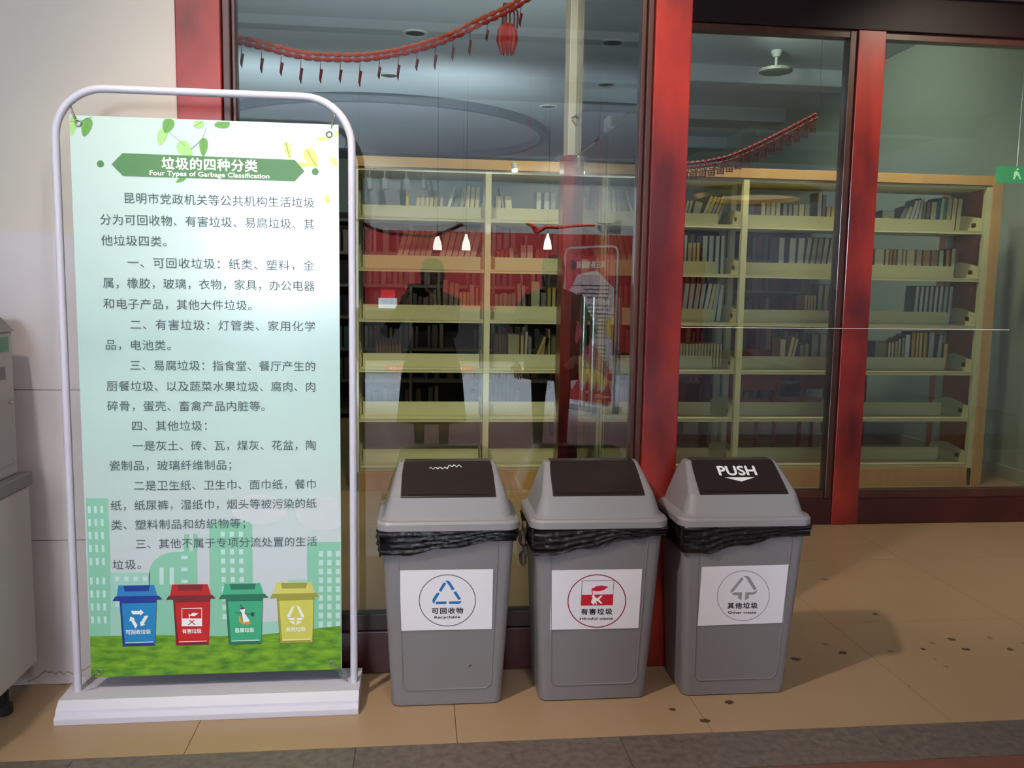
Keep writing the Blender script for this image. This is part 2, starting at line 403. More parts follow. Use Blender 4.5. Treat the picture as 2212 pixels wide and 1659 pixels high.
for (xa, za), (xb, zb) in springs:
    bm = BM(); pts = []; n = 60
    d = Vector((xb-xa, 0, zb-za)); ln = d.length; dn = d.normalized(); pv = Vector((-dn.z, 0, dn.x))
    for k in range(n):
        t = k/(n-1); w_ = .0035 if .2 < t < .8 else .0008
        pts.append(Vector((xa, YB-.006, za))+d*t+pv*w_*math.cos(k*1.3)+Vector((0, 1, 0))*w_*math.sin(k*1.3))
    tube(bm, pts, .0011, 5); obj('spring_hook', L(bm), M_ZINC, st)

# banner sheet hung in the stand (its own thing)
M_BAN = bpy.data.materials.new('banner_print'); M_BAN.use_nodes = True
nt = M_BAN.node_tree; b_ = nt.nodes['Principled BSDF']; b_.inputs['Roughness'].default_value = .20; b_.inputs['Specular IOR Level'].default_value = .7
tc = nt.nodes.new('ShaderNodeTexCoord'); sp = nt.nodes.new('ShaderNodeSeparateXYZ'); nt.links.new(tc.outputs['Object'], sp.inputs[0])
nz = nt.nodes.new('ShaderNodeTexNoise'); nz.inputs['Scale'].default_value = 2.6; nz.inputs['Detail'].default_value = 1.5; nt.links.new(tc.outputs['Object'], nz.inputs[0])
ma = nt.nodes.new('ShaderNodeMath'); ma.operation = 'MULTIPLY_ADD'; ma.inputs[1].default_value = .30
nt.links.new(nz.outputs['Fac'], ma.inputs[0]); nt.links.new(sp.outputs['Z'], ma.inputs[2])
mr = nt.nodes.new('ShaderNodeMapRange'); mr.inputs['From Min'].default_value = .15; mr.inputs['From Max'].default_value = 2.0; nt.links.new(ma.outputs[0], mr.inputs[0])
rp = nt.nodes.new('ShaderNodeValToRGB'); e = rp.color_ramp.elements
e[0].position = 0; e[0].color = lin((204, 212, 212)); e[1].position = 1; e[1].color = lin((196, 220, 208))
for p_, c_ in ((.20, (208, 214, 217)), (.32, (198, 213, 210)), (.46, (186, 212, 201)), (.64, (172, 202, 193)), (.76, (188, 213, 203))):
    x = rp.color_ramp.elements.new(p_); x.color = lin(c_)
nt.links.new(mr.outputs[0], rp.inputs[0]); nt.links.new(rp.outputs[0], b_.inputs['Base Color'])
ban = thing('banner', 'mint green waste-sorting banner printed with Chinese text, hung in the tube stand', 'banner', (-.64, YB, 0))
bm = BM(); box(bm, BXL, BXR, YB-.0012, YB+.0012, BZ0, BZ1, 0)
for f in bm.faces:
    if f.calc_center_median().y > YB: f.material_index = 1
obj('banner_sheet', L(bm), [M_BAN, mat('banner_back', (38, 38, 40), .8)], ban)
yf = YB-.0016
def B(px, py): return at(px, py, YB)
def bpoly(bm, pts, lay=0, mi=0): return poly(bm, [B(*p) for p in pts], yf-.00025*lay, mi)
# skyline print
SKY = [mat('print_mint', (136, 200, 168), .45), mat('print_pale', (196, 226, 216), .45), mat('print_mint2', (158, 210, 190), .45), mat('print_cloud', (214, 220, 220), .45)]
bm = BM()
bpoly(bm, [(186,1076),(233,1076),(239,1212),(240,1380),(195,1380)], 1, 0)
bpoly(bm, [(240,1236),(324,1236),(324,1380),(240,1380)], 1, 2)
arc = [(324,1380),(322,1240)]+[(322+58*(1-math.cos(t)), 1240-48*math.sin(t)) for t in [k*PI/16 for k in range(1, 9)]]+[(426,1190),(430,1380)]
bpoly(bm, arc, 1, 0)
bpoly(bm, [(398,1154),(409,1154),(409,1193),(398,1193)], .6, 0); bpoly(bm, [(417,1153),(427,1153),(427,1193),(417,1193)], .6, 0)
bpoly(bm, [(452,1134),(456,1127),(538,1127),(545,1134),(547,1375),(454,1380)], 1, 0)
bpoly(bm, [(663,1171),(735.5,1170),(736.5,1365),(664,1372)], 1, 0); bpoly(bm, [(623,1252),(662.5,1251),(663.5,1372),(623,1374)], 1, 2)
bpoly(bm, [(548,1345),(623,1340),(623,1376),(548,1380)], 1, 2)
for r in range(9):
    y = 1093+r*28+(14 if r >= 5 else 0)
    for c in range(3):
        x = 190+c*13.5+r*.9; bpoly(bm, [(x,y),(x+6,y),(x+6.5,y+15),(x+.6,y+15)], 2, 1)
for r in range(2):
    for c in range(4):
        x = 249+c*20; y = 1245+r*55; bpoly(bm, [(x,y),(x+9,y),(x+9,y+10),(x,y+10)], 2, 1)
for x in (345, 367): bpoly(bm, [(x,1226),(x+9,1226),(x+9,1262),(x,1262)], 2, 1)
for y in (1200, 1226, 1252, 1300): bpoly(bm, [(392,y),(406,y),(406,y+7),(392,y+7)], 2, 1)
for r in range(9):
    for c in range(3):
        x = 477+c*19.5+r*.5; y = 1148+r*20+(18 if r else 0); bpoly(bm, [(x,y),(x+9,y),(x+9,y+11),(x,y+11)], 2, 1)
for r in range(10):
    for c in range(3):
        x = 689+c*18.3; y = 1190+r*19; bpoly(bm, [(x,y),(min(x+9,735),y),(min(x+9,735),y+12),(x,y+12)], 2, 1)
obj('skyline_print', L(bm), SKY, ban)
# clouds
bm = BM()
for cx, cy, rx, ry in ((560,1100,60,32),(700,1110,60,34)):
    bpoly(bm, [(min(735, cx+rx*math.cos(t)), cy+ry*math.sin(t)) for t in [k*2*PI/28 for k in range(28)]], .5)
obj('cloud_print', L(bm), mat('print_cloud2', (206, 214, 214), .4), ban)
# grass
bm = BM(); bpoly(bm, [(195,1374),(330,1371),(450,1374),(560,1371),(660,1360),(736.6,1351),(737,1445),(197,1463)], 3)
obj('grass_print', L(bm), mat('print_grass', (58, 120, 14), .5, rgb2=(128, 178, 34), scale=16, stretch=(1, 1, 3.2)), ban)
# leaves
LV = [mat('print_leaf', (96, 158, 60), .45), mat('print_leaf_pale', (160, 208, 120), .45), mat('print_leaf_yellow', (206, 222, 120), .45), mat('print_vein', (84, 124, 70), .5)]
bm = BM()
def leaf(cx, cy, ln, wd, ang, mi, vein=True, clipy=None, clipx=None):
    a = math.radians(ang); pts = []
    for k in range(20):
        t = 2*PI*k/20; u = math.cos(t)*ln/2; v = math.sin(t)*wd/2*(1-.35*math.cos(t))
        X = cx+u*math.cos(a)-v*math.sin(a); Yp = cy+u*math.sin(a)+v*math.cos(a)
        if clipy: Yp = max(Yp, clipy)
        if clipx: X = max(X, clipx)
        pts.append((X, Yp))
    bpoly(bm, pts, 2+(mi == 0)*.5, mi)
    if vein:
        dx, dy = math.cos(a)*ln*.42, math.sin(a)*ln*.42; nx, ny = -math.sin(a)*.5, math.cos(a)*.5
        bpoly(bm, [(cx-dx-nx,max(cy-dy-ny, clipy or 0)),(cx+dx-nx,cy+dy-ny),(cx+dx+nx,cy+dy+ny),(cx-dx+nx,max(cy-dy+ny, clipy or 0))], 3, 3)
leaf(187,275,42,22,105,0); leaf(158,271,44,16,100,1,False,None,151.5)
leaf(363,272,34,24,110,0,True,257); leaf(350,296,38,20,105,1,False); leaf(429,268,24,20,150,1,True,261); leaf(480,268,34,20,170,0,True,263.5)
leaf(440,318,40,18,92,0); leaf(401,325,46,28,55,1,False); leaf(391,388,24,10,150,0,False); leaf(622,325,38,14,75,2); leaf(673,342,48,26,60,2); leaf(655,356,36,10,5,2,False)
leaf(707,431,20,11,80,2,False); leaf(722,350,22,12,60,2,False); leaf(726,290,16,8,100,2,False); leaf(700,300,30,8,0,2,False)
for pts in ([(152,262),(170,262),(186,259),(199,252)], [(446,263),(446,275),(441,290),(437,300)], [(365,285),(385,302),(400,315)], [(436,300),(425,312),(412,322)], [(600,285),(612,300),(620,312)]):
    for (xa, ya), (xb, yb) in zip(pts, pts[1:]): bpoly(bm, [(xa,ya),(xb,yb),(xb+.3,yb+1.2),(xa+.3,ya+1.2)], 3, 3)
obj('leaf_print', L(bm), LV, ban)
# title arrow
bm = BM()
bpoly(bm, [(241.5,355),(265,331),(637,345.5),(658,370),(637,392),(266,380)], 4)
for cx, cy in ((217.5,354),(681,371)): bpoly(bm, [(cx+7.6*math.cos(t), cy+7.6*math.sin(t)) for t in [k*2*PI/20 for k in range(20)]], 4)
obj('title_arrow', L(bm), mat('print_green', (62, 116, 52), .4, rgb2=(74, 130, 62), scale=3), ban)
bm = BM()
def btxt(bm, s, xa, xb, yc, size, lay=5, **k):
    X0, Z0 = B(xa, yc); X1, _ = B(xb, yc)
    add_text(bm, s, X0, Z0, yf-.00025*lay, size, X1-X0, **k)
btxt(bm, '垃圾的四种分类', 350, 556, 353, .0385, 5, bold=.0011)
obj('title_text', L(bm), mat('print_white', (246, 248, 246), .5), ban)
bm = BM(); btxt(bm, 'Four Types of Garbage Classification', 324, 582, 373, .0200, 5, bold=.00055, fitx=True)
obj('subtitle_text', L(bm), MATS['print_white'], ban)
LN = [('昆明市党政机关等公共机构生活垃圾',269,679,428),('分为可回收物、有害垃圾、易腐垃圾、其',217,679,474),('他垃圾四类。',219,360,519),
 ('一、可回收垃圾：纸类、塑料，金',276,679,567),('属，橡胶，玻璃，衣物，家具，办公电器',223,680,611),('和电子产品，其他大件垃圾。',224,544,656),
 ('二、有害垃圾：灯管类、家用化学',282,681,701),('品，电池类。',229,369,745),('三、易腐垃圾：指食堂、餐厅产生的',282,681,789),
 ('厨餐垃圾、以及蔬菜水果垃圾、腐肉、肉',231,681,834),('碎骨，蛋壳、畜禽产品内脏等。',232,572,877),('四、其他垃圾：',286,447,920),
 ('一是灰土、砖、瓦，煤灰、花盆，陶',287,682,963),('瓷制品，玻璃纤维制品；',237,500,1006),('二是卫生纸、卫生巾、面巾纸，餐巾',290,682,1049),
 ('纸，纸尿裤，湿纸巾，烟头等被污染的纸',240,684,1092),('类、塑料制品和纺织物等；',241,530,1134),('三、其他不属于专项分流处置的生活',294,685,1175),('垃圾。',244,305,1220)]
M_INK = mat('print_ink', (66, 86, 84), .5)
for s, xa, xb, yc in LN:
    bm = BM(); btxt(bm, s, xa, xb, yc, .0345, 5); obj('text_line', L(bm), M_INK, ban)
# four printed bins
def pbin(x, y, body, dark, mid, name, txt, icon):
    """x,y top left of the lid in photo px; 76 px wide"""
    ms = [mat('pb_'+name, body, .4), mat('pbd_'+name, dark, .4), mat('pbm_'+name, mid, .4), MATS['print_white'], mat('print_outline', (60, 60, 60), .5), mat('pbt_'+name, tuple(min(255, int(v*1.0)) for v in body), .4)]
    bm = BM(); s = 1
    def q(pts, lay, mi): bpoly(bm, [(x+a, y+b) for a, b in pts], lay, mi)
    q([(13,30),(94,28),(91,131),(20,133)], 4, 4); q([(14,31),(93,29),(90,130),(21,132)], 5, 0)
    q([(14,31),(93,29),(92.5,38),(14.5,40)], 6, 1)
    q([(14,40),(18,40),(25,126),(21,132)], 6, 1); q([(21,132),(25,126.5),(86,124.5),(90,130)], 6, 1)
    q([(26,124),(86,122),(86,123.5),(26,125.5)], 7, 3)
    q([(-1,33),(4,25),(98,23),(105,30),(105,31.5),(-1,34.5)], 7, 1)
    q([(11,1),(88,0),(95,23),(7,25)], 6, 2); q([(22,2),(79,1),(76,13),(25,14)], 7, 1)
    cx, cy = x+54, y+72
    if icon == 'recycle':
        for k in range(3):
            a0 = k*2*PI/3
            def R2(u, v): return (cx+u*math.cos(a0)-v*math.sin(a0), cy+u*math.sin(a0)+v*math.cos(a0))
            bpoly(bm, [R2(*p) for p in ((-16,-16),(4,-16),(4,-20),(12,-13),(4,-6),(4,-9),(-12,-9))], 8, 3)
    elif icon == 'harm':
        bpoly(bm, [(cx-22,cy-20),(cx+22,cy-21),(cx+22,cy-19.5),(cx-22,cy-18.5)], 8, 3); bpoly(bm, [(cx-22,cy-20),(cx-20.6,cy-20),(cx-20.6,cy+2),(cx-22,cy+2)], 8, 3)
        bpoly(bm, [(cx+20.6,cy-20),(cx+22,cy-20),(cx+22,cy+2),(cx+20.6,cy+2)], 8, 3); bpoly(bm, [(cx-22,cy+2),(cx+22,cy+2),(cx+22,cy+19),(cx-22,cy+19)], 8, 3)
        bpoly(bm, [(cx-6,cy-4),(cx+2,cy-10),(cx+14,cy-9),(cx+6,cy-3)], 8, 3); bpoly(bm, [(cx-7,cy-8),(cx-5,cy-8),(cx-4,cy+2),(cx-6,cy+2)], 8, 3)
        for dx in (1, -1): bpoly(bm, [(cx-7*dx,cy+5),(cx-4*dx,cy+5),(cx+9*dx,cy+16),(cx+6*dx,cy+16)], 9, 0)
    elif icon == 'food':
        ms.append(mat('print_orange', (222, 150, 50), .5))
        bpoly(bm, [(cx-10,cy-16),(cx+2,cy-18),(cx,cy-8),(cx+12,cy+10),(cx-2,cy+16),(cx-5,cy-6)], 8, 3)
        bpoly(bm, [(cx-12,cy-17),(cx-2,cy-20),(cx+3,cy-18),(cx-6,cy-15)], 9, 4); bpoly(bm, [(cx-9,cy-26),(cx-7,cy-26),(cx-5,cy-18),(cx-7,cy-18)], 9, 4)
        bpoly(bm, [(cx-12,cy-2),(cx-8,cy),(cx-6,cy+10),(cx+4,cy+15),(cx-4,cy+17),(cx-12,cy+10)], 9, 6); bpoly(bm, [(cx,cy+13),(cx+10,cy+10),(cx+16,cy+14),(cx+4,cy+19)], 9, 6)
        bpoly(bm, [(cx+14,cy-10),(cx+22,cy-8),(cx+20,cy),(cx+14,cy-2)], 9, 4); bpoly(bm, [(cx-20,cy-9),(cx+15,cy-6),(cx+15,cy-4.5),(cx-20,cy-7.5)], 7.5, 4)
    else:
        for sx in (-1, 1):
            bpoly(bm, [(cx+sx*2,cy-22),(cx+sx*8,cy-19),(cx+sx*19,cy+2),(cx+sx*13,cy+4)], 8, 3)
            bpoly(bm, [(cx+sx*3,cy+5),(cx+sx*19,cy+5),(cx+sx*11,cy+10),(cx+sx*3,cy+10)], 8, 3)
            bpoly(bm, [(cx+sx*2,cy+12),(cx+sx*14,cy+12),(cx+sx*2,cy+20)], 8, 3)
    X0, Z0 = B(x+(54-27 if len(txt) == 5 else 54-21), y+102)
    X1, _ = B(x+(54+27 if len(txt) == 5 else 54+21), y+102)
    add_text(bm, txt, X0, Z0, yf-.00025*8, .0165, X1-X0, bold=.0003, mi=3)
    obj('bin_print', L(bm), ms, ban, label=name+' bin drawing')
pbin(245.5, 1263, (28,134,190), (24,52,140), (38,130,188), 'blue', '可回收垃圾', 'recycle')
pbin(361, 1261, (198,26,26), (116,14,20), (192,24,26), 'red', '有害垃圾', 'harm')
pbin(474.5, 1259, (58,172,124), (26,112,82), (70,178,132), 'green', '易腐垃圾', 'food')
pbin(585, 1257, (208,206,92), (158,156,60), (214,212,110), 'yellow', '其他垃圾', 'other')
# grommets
for px, py, m_ in ((170, 266, M_ZINC), (711, 290, M_ZINC), (216, 1450, M_ZINC), (718, 1433, M_ZINC)):
    X, Z = B(px, py); bm = BM()
    tube(bm, [(X+.0085*math.cos(t), YB-.003, Z+.0085*math.sin(t)) for t in [k*2*PI/18 for k in range(18)]], .0024, 8, closed=True)
    obj('grommet', L(bm), m_, ban, smooth=True)

# ================================================================== SWING-LID BINS
def ring_at(hx, y0, y1, rad, z): return rrect(hx, y0, y1, rad, z)
def make_bin(cx, label, baglow, seed, tilt=0.):
    YC = 2.79; rnd = random.Random(seed)
    t = thing('waste_bin', label, 'bin', (cx, YC, 0), 'swing-lid bins before the glass')
    # body (tapered, closed foot, open top)
    bm = BM(); R = []
    for k, (z, hx, d0, d1) in enumerate(((0, .172, -.090, .118), (.004, .180, -.100, .126), (.03, .182, -.102, .127), (.30, .196, -.121, .132), (.603, .212, -.142, .136), (.603, .204, -.134, .128), (.10, .176, -.096, .118))):
        R.append(rrect(hx, d0, d1, .028 if k < 5 else .022, z))
    loft(bm, R); body = obj('body', bm, M_BIN, t, smooth=True)
    # raised border of the front panel
    bm = BM()
    def fy(z): return -.102-(.040)*(z-.03)/.573-.0012
    pts = [(-.142-.018*z/.6, fy(z), z) for z in (.56, .4, .2, .075)] + [(-.128, fy(.058), .058), (.128, fy(.058), .058)] + [(.142+.018*z/.6, fy(z), z) for z in (.075, .2, .4, .56)]
    tube(bm, pts, .0024, 6); obj('panel_rib', bm, M_BIN, t, smooth=True)
    # lid
    bm = BM()
    loft(bm, [rrect(.222, -.152, .150, .040, .600, 9), rrect(.228, -.158, .156, .045, .604, 9), rrect(.228, -.158, .156, .045, .624, 9), rrect(.223, -.152, .150, .043, .632, 9),
              rrect(.213, -.143, .146, .040, .633, 9), rrect(.206, -.136, .140, .04, .640, 9), rrect(.197, -.123, .130, .034, .672, 9), rrect(.187, -.1125, .118, .026, .6995, 9), rrect(.1865, -.110, .117, .025, .702, 9),
              rrect(.1795, -.075, .108, .022, .7265, 9), rrect(.170, -.030, .094, .020, .7565, 9), rrect(.162, .008, .076, .018, .7815, 9), rrect(.157, .018, .066, .014, .7875, 9)])
    lid = obj('lid', bm, M_LID, t, smooth=13)
    # swing door: front plate, flat top, back plate
    bm = BM()
    P = [(-.1125, .7040, .1505, .150), (-.0770, .7290, .1490, 0), (-.0320, .7590, .1465, 0), (.0070, .7846, .1445, 0), (.017, .7912, .143, 0), (.062, .7912, .143, 0), (.074, .785, .144, 0), (.1185, .704, .150, 0)]
    top = [[bm.verts.new((s*h, y, z)) for s in (-1, 1)] for y, z, h, _ in P]
    for a, b in zip(top, top[1:]): bm.faces.new((a[0], a[1], b[1], b[0]))
    r = bmesh.ops.extrude_face_region(bm, geom=bm.faces[:])
    for v in [g for g in r['geom'] if isinstance(g, bmesh.types.BMVert)]:
        v.co.z -= .005
    door = obj('swing_door', bm, SMOKE, t, bevel=.0015)
    for f in door.data.polygons: pass
    bm = BM(); tube(bm, [(-.130, -.1062, .7105), (.130, -.1062, .7105)], .0024, 8); obj('door_rib', bm, SMOKE, door, smooth=True)
    # dark gap round the door
    bm = BM(); loop = [(-.152, -.1110, .7025), (.152, -.1110, .7025), (.1480, -.0300, .7575), (.1455, .0090, .7830), (-.1455, .0090, .7830), (-.1480, -.0300, .7575)]
    tube(bm, loop, .0014, 5, closed=True); obj('door_gap', bm, M_DARK, lid)
    # bag cuff
    bm = BM(); n = 220; rows_ = 15; per = []
    base0 = rrect(.222, -.152, .146, .045, 0, n=6)
    # resample perimeter
    ps = [Vector(p[:2]) for p in base0]; L_ = [(ps[(i+1) % len(ps)]-ps[i]).length for i in range(len(ps))]; tot = sum(L_)
    def pt(s):
        s %= tot
        for i, l in enumerate(L_):
            if s <= l: return ps[i].lerp(ps[(i+1) % len(ps)], s/l)
            s -= l
        return ps[0]
    ph = [rnd.uniform(0, 6.28) for _ in range(8)]
    G = []
    for r_ in range(rows_):
        v_ = r_/(rows_-1); row = []
        for k in range(n):
            p = pt(tot*k/n); fx = p.x/.22
            zb = baglow(fx) if p.y < 0 else .53+.02*math.sin(3*fx+ph[0])
            z = .604 + (zb-.604)*v_
            fold = .0045*math.sin(26*v_+5*fx+ph[1]+2*math.sin(4*fx+ph[2])) + .003*math.sin(44*v_-11*fx+ph[3]) + .002*math.sin(70*v_+23*fx+ph[5]) + .0013*rnd.uniform(-1, 1)
            sc_ = 1.0 + (-.030*v_) + .018*math.sin(PI*v_) + .012*(fx < -.6)*(1-v_)
            q_ = p*sc_; nrm = Vector((p.x/.22*.6, p.y/.15)).normalized()
            q_ = q_ + nrm*fold
            # stay outside the body
            hx = .182+.030*(z-.03)/.573+.005; hy = .102+.040*(z-.03)/.573+.005
            if p.y < -.1: q_.y = min(q_.y, -hy)
            if p.y > .1: q_.y = min(max(q_.y, .136), .158)
            if abs(p.x) > .17: q_.x = math.copysign(max(abs(q_.x), hx), p.x)
            row.append(bm.verts.new((q_.x, q_.y, z+.004*math.sin(9*fx+ph[4])*v_)))
        G.append(row)
    for a, b in zip(G, G[1:]):
        for k in range(n): bm.faces.new((a[k], a[(k+1) % n], b[(k+1) % n], b[k]))
    bag = obj('bag_cuff', bm, M_BAG, t, smooth='raw')
    return t, fy
b1, fy = make_bin(.098, 'grey swing-lid bin with the blue Recyclable sticker, nearest the banner stand', lambda f: .516 if f < -.9 else .516+.055*(f+.9)/1.8, 1)
b2, _ = make_bin(.586, 'grey swing-lid bin with the red harmful waste sticker, middle of the three', lambda f: .520+.055*max(0, (f+.55))/1.3, 2)
b3, _ = make_bin(1.075, 'grey swing-lid bin with PUSH on its door and the grey Other waste sticker', lambda f: .515+.065*max(0, (f+.6))/1.6, 3)

# stickers: u right, v up in metres; placed on the sloping front
def sticker(bin_, px_tl, px_tr, px_bl, px_br, draw, mats, name_label):
    cx = bin_.location.x
    Y0 = 2.658
    c = [at(*p, Y0) for p in (px_tl, px_tr, px_br, px_bl)]
    def F(x, z, lay=0): # world to bin-local point on the sloping panel
        return (x-cx, fy(z)-.0016-.0003*lay, z)
    bm = BM()
    bm.faces.new([bm.verts.new(F(*p)) for p in c])
    r = bmesh.ops.extrude_face_region(bm, geom=bm.faces[:])
    for v in [g for g in r['geom'] if isinstance(g, bmesh.types.BMVert)]: v.co.y += .0009
    o = obj('sticker', bm, M_PAPER, bin_, label=name_label)
    def S(px, py, lay=1):
        x, z = at(px, py, Y0); return F(x, z, lay)
    bm = BM(); draw(bm, S)
    obj('sticker_print', bm, mats, o)
def pl(bm, S, pts, mi, lay=1):
    f = bm.faces.new([bm.verts.new(S(*p, lay)) for p in pts]); f.material_index = mi
def ringp(bm, S, cx, cy, rx, ry, w_, mi, lay=1, n=64):
    a = [bm.verts.new(S(cx+rx*math.cos(2*PI*k/n), cy+ry*math.sin(2*PI*k/n), lay)) for k in range(n)]
    b = [bm.verts.new(S(cx+(rx-w_)*math.cos(2*PI*k/n), cy+(ry-w_)*math.sin(2*PI*k/n), lay)) for k in range(n)]
    for k in range(n): bm.faces.new((a[k], a[(k+1) % n], b[(k+1) % n], b[k])).material_index = mi
def stext(bm, S, s, xa, xb, yc, size, mi, bold=0, fitx=False, slope=-.015):
    tmp = BM(); W_ = 1.0
    me = text_mesh(s, size, 0, None)
    mx = max(v.co.x for v in me.vertices)
    if not fitx:
        bpy.data.meshes.remove(me); me = text_mesh(s, size, 0, (xb-xa)/685.); mx = max(v.co.x for v in me.vertices)
    k = (xb-xa)/mx; bo = bold*685
    for q, (ox, oz) in enumerate(((0, 0), (bo, 0), (-bo, 0), (0, bo), (0, -bo))):
        vs = [bm.verts.new(S(xa+v.co.x*k+ox, yc-v.co.z*685*.96+oz+slope*v.co.x*k, 2+q*.15)) for v in me.vertices]
        for p in me.polygons:
            try: bm.faces.new([vs[i] for i in p.vertices]).material_index = mi
            except ValueError: pass
    bpy.data.meshes.remove(me); tmp.free()
M_BLUE = mat('sticker_blue', (28, 108, 172), .5); M_RING = mat('sticker_greyline', (98, 94, 96), .5); M_RED = mat('sticker_red', (196, 18, 38), .5)
M_CRIM = mat('sticker_crimson', (140, 20, 50), .5); M_GR = mat('sticker_grey', (150, 148, 148), .5)
def cv(s, ox, oy): return lambda pts: [(ox+a/s, oy+b/s) for a, b in pts]
def draw1(bm, S):
    c = cv(10.055, 860, 1220)
    ringp(bm, S, 966.5, 1298, 61.8, 57.8, 2, 1)
    for pts in ([(1025,350),(1060,340),(1100,348),(1125,368),(1210,500),(1225,510),(1215,535),(1200,555),(1165,548),(1150,530),(1145,510),(1060,385),(1040,365)],
                [(990,378),(1045,405),(935,592),(882,562)],
                [(830,622),(885,606),(900,655),(885,660),(800,800),(785,860),(748,820),(742,795),(755,745),(825,635)],
                [(820,810),(1052,805),(1052,862),(818,870)],
                [(1095,830),(1130,796),(1135,806),(1345,800),(1378,788),(1372,820),(1345,850),(1300,864),(1135,860),(1130,870)],
                [(1200,602),(1255,575),(1368,750),(1315,780)]):
        pl(bm, S, c(pts), 0)
    stext(bm, S, '可回收物', 933, 1000.5, 1321.5, .0218, 2, .0006); stext(bm, S, 'Recyclable', 938.5, 994.5, 1335, .0122, 2, .00025, True)
sticker(b1, (864,1231.5), (1065,1228.5), (865,1365.5), (1063,1361.5), draw1, [M_BLUE, M_RING, M_BLACK], 'white Recyclable sticker')
def draw2(bm, S):
    c = cv(10.055, 1180, 1220)
    ringp(bm, S, 1289.8, 1299.5, 63.6, 59.4, 2.3, 1)
    def fr(pts, mi, lay=1): pl(bm, S, c(pts), mi, lay)
    fr([(772,345),(1472,335),(1475,345),(772,355)], 2); fr([(772,345),(782,345),(776,660),(766,660)], 2); fr([(1465,340),(1475,340),(1463,650),(1455,650)], 2)
    fr([(766,660),(1463,648),(1455,885),(1440,892),(765,902),(755,890)], 0)
    fr([(1000,560),(1010,520),(1090,465),(1200,450),(1350,480),(1260,545),(1160,578),(1050,575),(1010,562)], 0, 2)
    fr([(1000,495),(1012,520),(1005,580),(1025,648),(1010,650),(985,590),(988,530)], 0, 2)
    fr([(1015,650),(1040,660),(1060,700),(1110,740),(1195,668),(1228,685),(1150,765),(1225,840),(1200,865),(1110,790),(1090,800),(1112,875),(1095,880),(1075,830),(1025,885),(1005,850),(978,832),(985,790),(1015,720),(995,700),(998,680),(1015,675)], 3, 2)
    stext(bm, S, '有害垃圾', 1256, 1323.5, 1323.5, .0218, 2, .0006); stext(bm, S, 'Hfrmful waste', 1253.5, 1325, 1338.5, .0122, 2, .00025, True)
sticker(b2, (1191.5,1231.5), (1387,1228.5), (1189,1363.5), (1381,1360), draw2, [M_RED, M_CRIM, M_BLACK, MATS['print_white']], 'white sticker with red emblem')
def draw3(bm, S):
    c = cv(10.055, 1500, 1210)
    ringp(bm, S, 1606.6, 1288, 56.9, 56.3, 1.6, 1)
    for pts in ([(1020,370),(1070,402),(865,678),(800,725),(787,700),(790,670)],
                [(1050,350),(1110,338),(1165,348),(1200,375),(1358,622),(1345,640),(1300,658),(1285,645),(1130,400),(1095,370)],
                [(865,708),(1045,708),(1035,885),(925,815),(963,812),(965,772),(880,772),(815,745)],
                [(1115,706),(1250,704),(1310,695),(1345,670),(1365,652),(1378,672),(1360,710),(1320,745),(1270,760),(1195,764),(1190,808),(1225,815),(1108,885)]):
        pl(bm, S, c(pts), 0)
    stext(bm, S, '其他垃圾', 1573, 1638, 1310, .0212, 2, .0006, False, -.01); stext(bm, S, 'Other waste', 1574.5, 1635.5, 1325, .0118, 2, .00025, True, -.01)
sticker(b3, (1515.5,1224), (1703.5,1219), (1509.5,1355), (1694.5,1348), draw3, [M_GR, MATS['sticker_grey'], M_BLACK], 'white Other waste sticker')
# PUSH lettering and arrow on the third bin's door
def on_door(cx, u, z, lay=1):   # slope of the swing door
    Q = [(.7040, -.1125), (.7290, -.0770), (.7590, -.0320), (.7846, .0070)]
    for (za, ya), (zb, yb) in zip(Q, Q[1:]):
        if z <= zb or zb == .7846: return (u, ya+(yb-ya)*(z-za)/(zb-za)-.0018-.0006*lay, z)
me = text_mesh('PUSH', .034, 0, None); bm = BM(); mx = max(v.co.x for v in me.vertices)
for q, (ox, oz) in enumerate(((0, 0), (.0016, 0), (-.0016, 0), (0, .0011), (0, -.0011))):
    vs = [bm.verts.new(on_door(0, -.063+v.co.x*.131/mx+ox, .7635+v.co.z*.98+oz, 1+q*.15)) for v in me.vertices]
    for p in me.polygons: bm.faces.new([vs[i] for i in p.vertices])
bm.faces.new([bm.verts.new(on_door(0, u, z)) for u, z in ((-.050, .7455), (.057, .7455), (.004, .7345))])
door3 = [c for c in b3.children if c.name.startswith('swing_door')][0]
obj('push_lettering', bm, MATS['print_white'], door3, label='white PUSH lettering with arrow')
bm = BM(); rnd = random.Random(5)
for (zx, zz, rr_) in ((-.232, .575, .022), (-.238, .540, .026), (-.228, .500, .020), (-.236, .470, .024)):
    c0 = Vector((zx, -.03, zz)); R = []
    for i in range(6):
        a = PI*i/5; R.append([tuple(c0+Vector((math.sin(a)*math.cos(q)*rr_*.55*rnd.uniform(.7, 1.2), math.sin(a)*math.sin(q)*rr_*1.4*rnd.uniform(.7, 1.2), math.cos(a)*rr_*1.1))) for q in [k*2*PI/9 for k in range(9)]])
    loft(bm, R)
obj('bag_scrap', bm, mat('scrap_plastic', (96, 80, 66), .8), b2, smooth=True)
